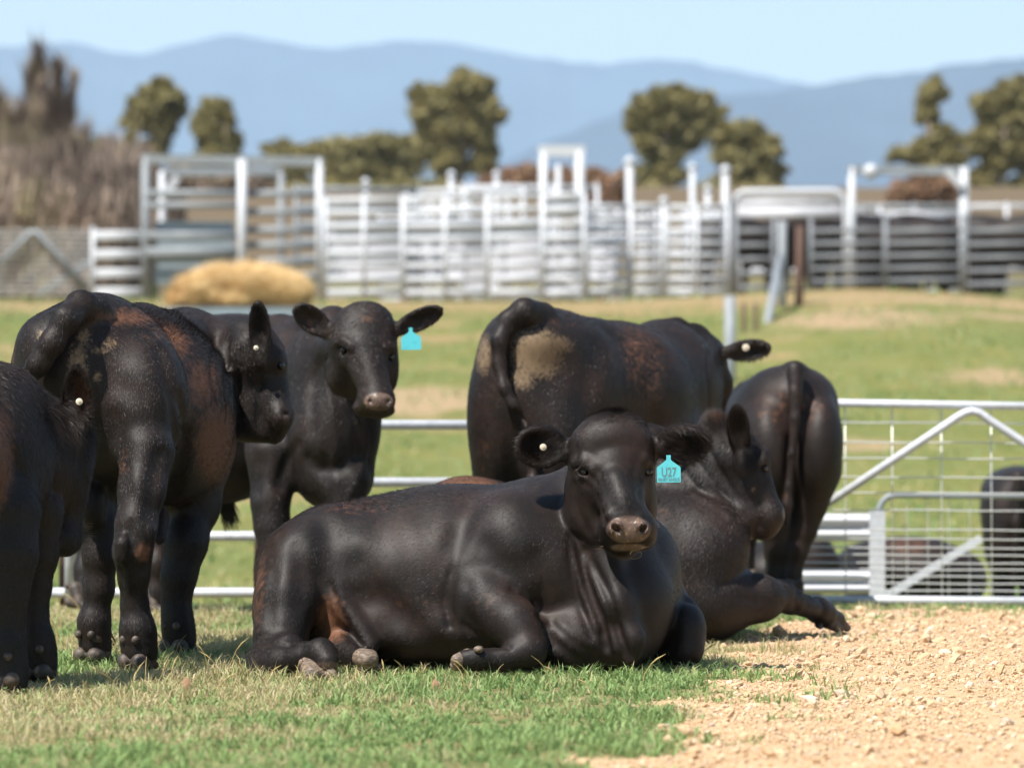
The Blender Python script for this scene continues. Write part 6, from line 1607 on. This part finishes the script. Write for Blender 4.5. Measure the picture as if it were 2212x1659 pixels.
def build_trees():
    # left group of bare brown trees
    for i, (u, vt, w, d, lab) in enumerate(((-20, 210, 60, 120, 'bare brown tree cut by the left edge'), (38, 250, 48, 118, 'shorter bare brown tree left of the tall thin one'), (76, 118, 26, 125, 'tallest thin bare tree near the left edge'), (130, 150, 40, 122, 'bare pointed tree right of the tallest one'),
                                            (180, 300, 55, 112, 'low pinkish bare tree left of the rusty one'), (235, 330, 50, 110, 'low rounded bare tree left of the yards'), (0, 330, 70, 105, 'bushy bare tree low at the left edge'), (90, 340, 60, 108, 'dense low bare tree under the pointed one'), (290, 345, 35, 112, 'small bare tree directly left of the tall frame'))):
        bare_tree(lab, d, u, vt, w, 100+i, 1300, group='bare brown trees at left')
    for i, (u, vt, w, d, lab) in enumerate(((20, 330, 46, 128, 'olive gum crown among the bare trees near the left edge'), (118, 300, 44, 130, 'olive gum crown right of the tallest bare tree'), (215, 375, 50, 126, 'low olive gum crown between bare trees and the leaning gum'), (280, 350, 30, 128, 'small olive crown just left of the tall frame'))):
        tree(lab, d, u, 0, [(u, vt-40, w*.5, 34), (u-14, vt, w*.7, 44), (u+12, vt+40, w, 50), (u, vt+90, w*1.1, 40)], 3600, .30, GUM, 60+i, trunk_r=.15, group='olive crowns among the bare trees')
    # brown scrub at the foot of them
    r = np.random.default_rng(77); n = 26000; X = r.uniform(X_(-120, 90), X_(330, 90), n); Y = r.uniform(80, 100, n)
    Hh = 1.0 + 1.9 * vnoise(X, Y, .5, 9); Z = gz(X, Y) + r.random(n)**.7 * Hh
    a = r.uniform(0, 6.28, n); dr = np.stack([np.cos(a)*.3, np.sin(a)*.3, r.uniform(.5, 1.1, n)], 1)*.55; sd = np.stack([-np.sin(a), np.cos(a), 0*a], 1)*.035; C = np.stack([X, Y, Z], 1)
    me = np_mesh('scrub', np.stack([C-sd, C+sd, C+dr], 1).reshape(-1, 3), np.arange(3*n).reshape(-1, 3), False); attr(me, 'tone', np.repeat(np.clip(vnoise(X, Y*.3, .8, 19)*1.3-.15+r.normal(0,.15,n),0,1), 3))
    tag(link('scrub', me, BROWNL), 'brown tangled scrub behind the netting fence at far left', 'scrub', kind='stuff')
    tree('small dark gum tree leaning left behind the tall frame', 160, 345, 0, [(352, 205, 46, 26), (330, 232, 48, 28), (312, 262, 36, 22), (350, 270, 34, 40), (372, 225, 28, 30), (340, 320, 24, 30)], 5200, .34, GUM, 1)
    tree('narrow gum tree right of the leaning one', 158, 470, 0, [(462, 240, 32, 26), (450, 280, 32, 36), (478, 300, 30, 44), (460, 340, 38, 36), (490, 260, 22, 24)], 4600, .34, GUM, 2)
    tree('broad tall gum tree above the centre of the yards', 175, 985, 0, [(1010, 190, 50, 34), (1040, 235, 46, 46), (960, 220, 40, 30), (920, 245, 36, 36), (985, 275, 50, 40), (1045, 300, 34, 40), (930, 310, 34, 46), (965, 355, 40, 36), (1050, 355, 30, 24), (905, 205, 20, 20)], 9500, .38, GUM, 3, trunk_r=.4)
    tree('large open gum tree right of the arch', 170, 1440, 0, [(1420, 220, 44, 32), (1485, 225, 46, 36), (1380, 250, 32, 34), (1440, 270, 46, 36), (1500, 275, 40, 38), (1395, 310, 36, 34), (1450, 335, 36, 28), (1530, 245, 32, 22), (1420, 385, 46, 34)], 8600, .38, GUM, 4, trunk_r=.4)
    tree('rounder gum tree at the right shoulder of the large one', 165, 1610, 0, [(1600, 285, 40, 26), (1640, 320, 40, 34), (1590, 345, 44, 36), (1650, 370, 36, 38), (1600, 400, 52, 30), (1560, 300, 24, 22)], 6400, .36, GUM, 5, trunk_r=.3)
    tree('slender gum tree above the overhead frame', 160, 2010, 0, [(2010, 205, 28, 32), (2005, 250, 24, 34), (2025, 300, 24, 32), (1950, 335, 36, 16), (1990, 330, 26, 26), (2040, 345, 34, 34), (2000, 380, 40, 30)], 4000, .36, GUM, 6)
    tree('wide gum tree cut off by the right edge', 160, 2150, 0, [(2190, 200, 44, 30), (2130, 225, 34, 26), (2190, 260, 50, 30), (2120, 300, 44, 34), (2200, 320, 50, 36), (2150, 360, 36, 30), (2110, 400, 40, 26), (2230, 390, 40, 36)], 7200, .36, GUM, 7, trunk_r=.35)
    tree('low wide olive bush mass left of the broad tall gum', 190, 740, 0, [(620, 325, 40, 18), (680, 335, 60, 26), (750, 320, 60, 24), (820, 312, 60, 26), (870, 330, 50, 36), (640, 370, 70, 34), (740, 370, 80, 40), (850, 380, 70, 34)], 8000, .45, GUM, 8, cat='bush', name='bush', trunk_r=.2)
    tree('rusty orange bush between the arch and the tallest post', 120, 1312, 0, [(1300, 400, 36, 30), (1335, 395, 26, 26), (1310, 425, 44, 26)], 2600, .28, RUSTL, 9, cat='bush', name='bush', trunk_r=.12)
    tree('rusty low bush inside the steel arch opening', 120, 1200, 0, [(1190, 385, 34, 14), (1215, 400, 40, 28), (1110, 395, 60, 22), (1140, 375, 40, 16)], 2600, .28, RUSTL, 10, cat='bush', name='bush', trunk_r=.12)
    tree('rusty bush seen through the overhead frame', 120, 1980, 0, [(1950, 420, 30, 22), (2000, 405, 44, 34), (2045, 415, 26, 28)], 2600, .28, RUSTL, 11, cat='bush', name='bush', trunk_r=.12)
    tree('dark olive hedge at the foot of the gum trees right of centre', 150, 1480, 0, [(1420, 430, 70, 26), (1520, 425, 70, 28), (1620, 430, 70, 26), (1350, 440, 50, 20)], 5200, .36, GUM, 12, cat='hedge', name='hedge', trunk_r=.12)
    tree('brown olive hedge behind the left yard panels', 150, 800, 0, [(620, 420, 80, 26), (740, 420, 80, 24), (860, 425, 80, 26), (960, 420, 70, 26), (1050, 425, 60, 24), (520, 430, 70, 30)], 6400, .36, GUM, 13, cat='hedge', name='hedge', trunk_r=.12)
    tree('brown brush filling the gap under the tall frame', 130, 430, 0, [(380, 400, 50, 34), (460, 405, 50, 34), (420, 440, 90, 26), (540, 400, 50, 30)], 5000, .32, BROWNL, 14, cat='brush', name='brush', trunk_r=.1)
    tree('olive hedge at the right end behind the pens', 150, 2150, 0, [(2110, 440, 70, 22), (2210, 435, 70, 26), (1900, 445, 40, 14)], 3600, .36, GUM, 15, cat='hedge', name='hedge', trunk_r=.12)

def mountain(name, pts, d, depth, mat_c, seed, zfoot=-12):
    U = np.linspace(pts[0][0], pts[-1][0], int((pts[-1][0]-pts[0][0])/9)); Vv = np.interp(U, [p[0] for p in pts], [p[1] for p in pts])
    k = np.hanning(13); k /= k.sum(); Vs = np.convolve(np.pad(Vv, 6, 'edge'), k, 'valid')
    Vs = Vs + (vnoise(U*.02, U*0, 1.3, seed)-.5)*7 + (vnoise(U*.08, U*0, 1.3, seed+1)-.5)*3
    zr = CAM_H - (Vs-940)/FPX*d
    T = np.linspace(-1, 1, 47); rows = []
    for t_ in T:
        y = d + t_*depth; x = (U-1106)/FPX*d
        prof = (1-abs(t_))**.85
        spur = 1 - (1-prof)*prof*1.6*(vnoise(x/520+seed, np.full_like(x, t_*1.2), 1.0, seed+2))
        z = zfoot + (zr-zfoot)*prof*(spur if abs(t_) > 0.01 else 1)
        if t_ < 0: z = np.minimum(z, CAM_H + (zr - CAM_H) * (y/d) * 0.985)
        rows.append(np.stack([x, np.full_like(x, y), z], 1))
    V = np.concatenate(rows); n = len(U); m_ = len(T)
    I, J = np.meshgrid(np.arange(m_-1), np.arange(n-1), indexing='ij'); a = (I*n+J).ravel(); F = np.stack([a, a+1, a+n+1, a+n], 1)
    t = NT(name); co = t.coord(); t.col(t.mix(t.ramp(t.noise(co, .004, 5, .6), .35, .65), tuple(.75*c for c in mat_c), mat_c)); t.p(Roughness=.95); t.b.inputs['Specular IOR Level'].default_value = .1
    tag(link(name, np_mesh(name, V, F), t.m), kind='structure')

def build_mountains():
    mountain('far_hills', [(-9000, 240), (-6000, 150), (-3500, 60), (-2000, 120), (-900, 140), (-300, 90), (0, 105), (60, 95), (150, 90), (200, 106), (260, 119), (330, 113), (400, 95), (450, 80), (520, 73), (580, 84), (650, 103), (720, 108), (800, 98), (860, 90), (940, 88), (1010, 98), (1100, 115), (1200, 130), (1280, 139), (1350, 136), (1430, 129), (1480, 132), (1560, 147), (1650, 164), (1745, 185), (1830, 205), (1900, 232), (2100, 260), (3000, 200), (5000, 120), (8000, 200), (11000, 260)], 9500, 2400, (0.055, 0.085, 0.095), 3)
    mountain('near_hills', [(600, 520), (900, 440), (1060, 365), (1150, 322), (1280, 268), (1360, 236), (1450, 214), (1550, 205), (1650, 201), (1750, 190), (1850, 170), (1950, 158), (2050, 143), (2150, 130), (2212, 124), (2600, 95), (3100, 130), (4500, 60), (7000, 160), (9000, 200)], 6300, 1500, (0.05, 0.07, 0.085), 8)

def build_haze():
    m = MB().box((-24000, -60, -16), (24000, 12600, 1150)); o = m.build('haze', HAZE); o['kind'] = 'stuff'
    o['label'] = 'thin blue haze in the air over the whole valley'; o['category'] = 'haze'
hm = bpy.data.materials.new('haze_air'); hm.use_nodes = True
_t = hm.node_tree
for nd in list(_t.nodes):
    if nd.type != 'OUTPUT_MATERIAL': _t.nodes.remove(nd)
_v = _t.nodes.new('ShaderNodeVolumePrincipled'); _v.inputs['Density'].default_value = 1.05e-4; _v.inputs['Color'].default_value = (0.57, 0.755, 1.0, 1); _v.inputs['Anisotropy'].default_value = 0.0
_t.links.new(_v.outputs[0], [n for n in _t.nodes if n.type == 'OUTPUT_MATERIAL'][0].inputs['Volume'])
HAZE = hm
build_ground()
hero(); bull_a(); bull_b(); bull_c(); bull_d(); bull_e(); bull_f()
build_near_fences()
build_yards()
build_hay()
build_far_cattle()
build_trees()
build_mountains()
build_grass()
build_gravel()
build_haze()
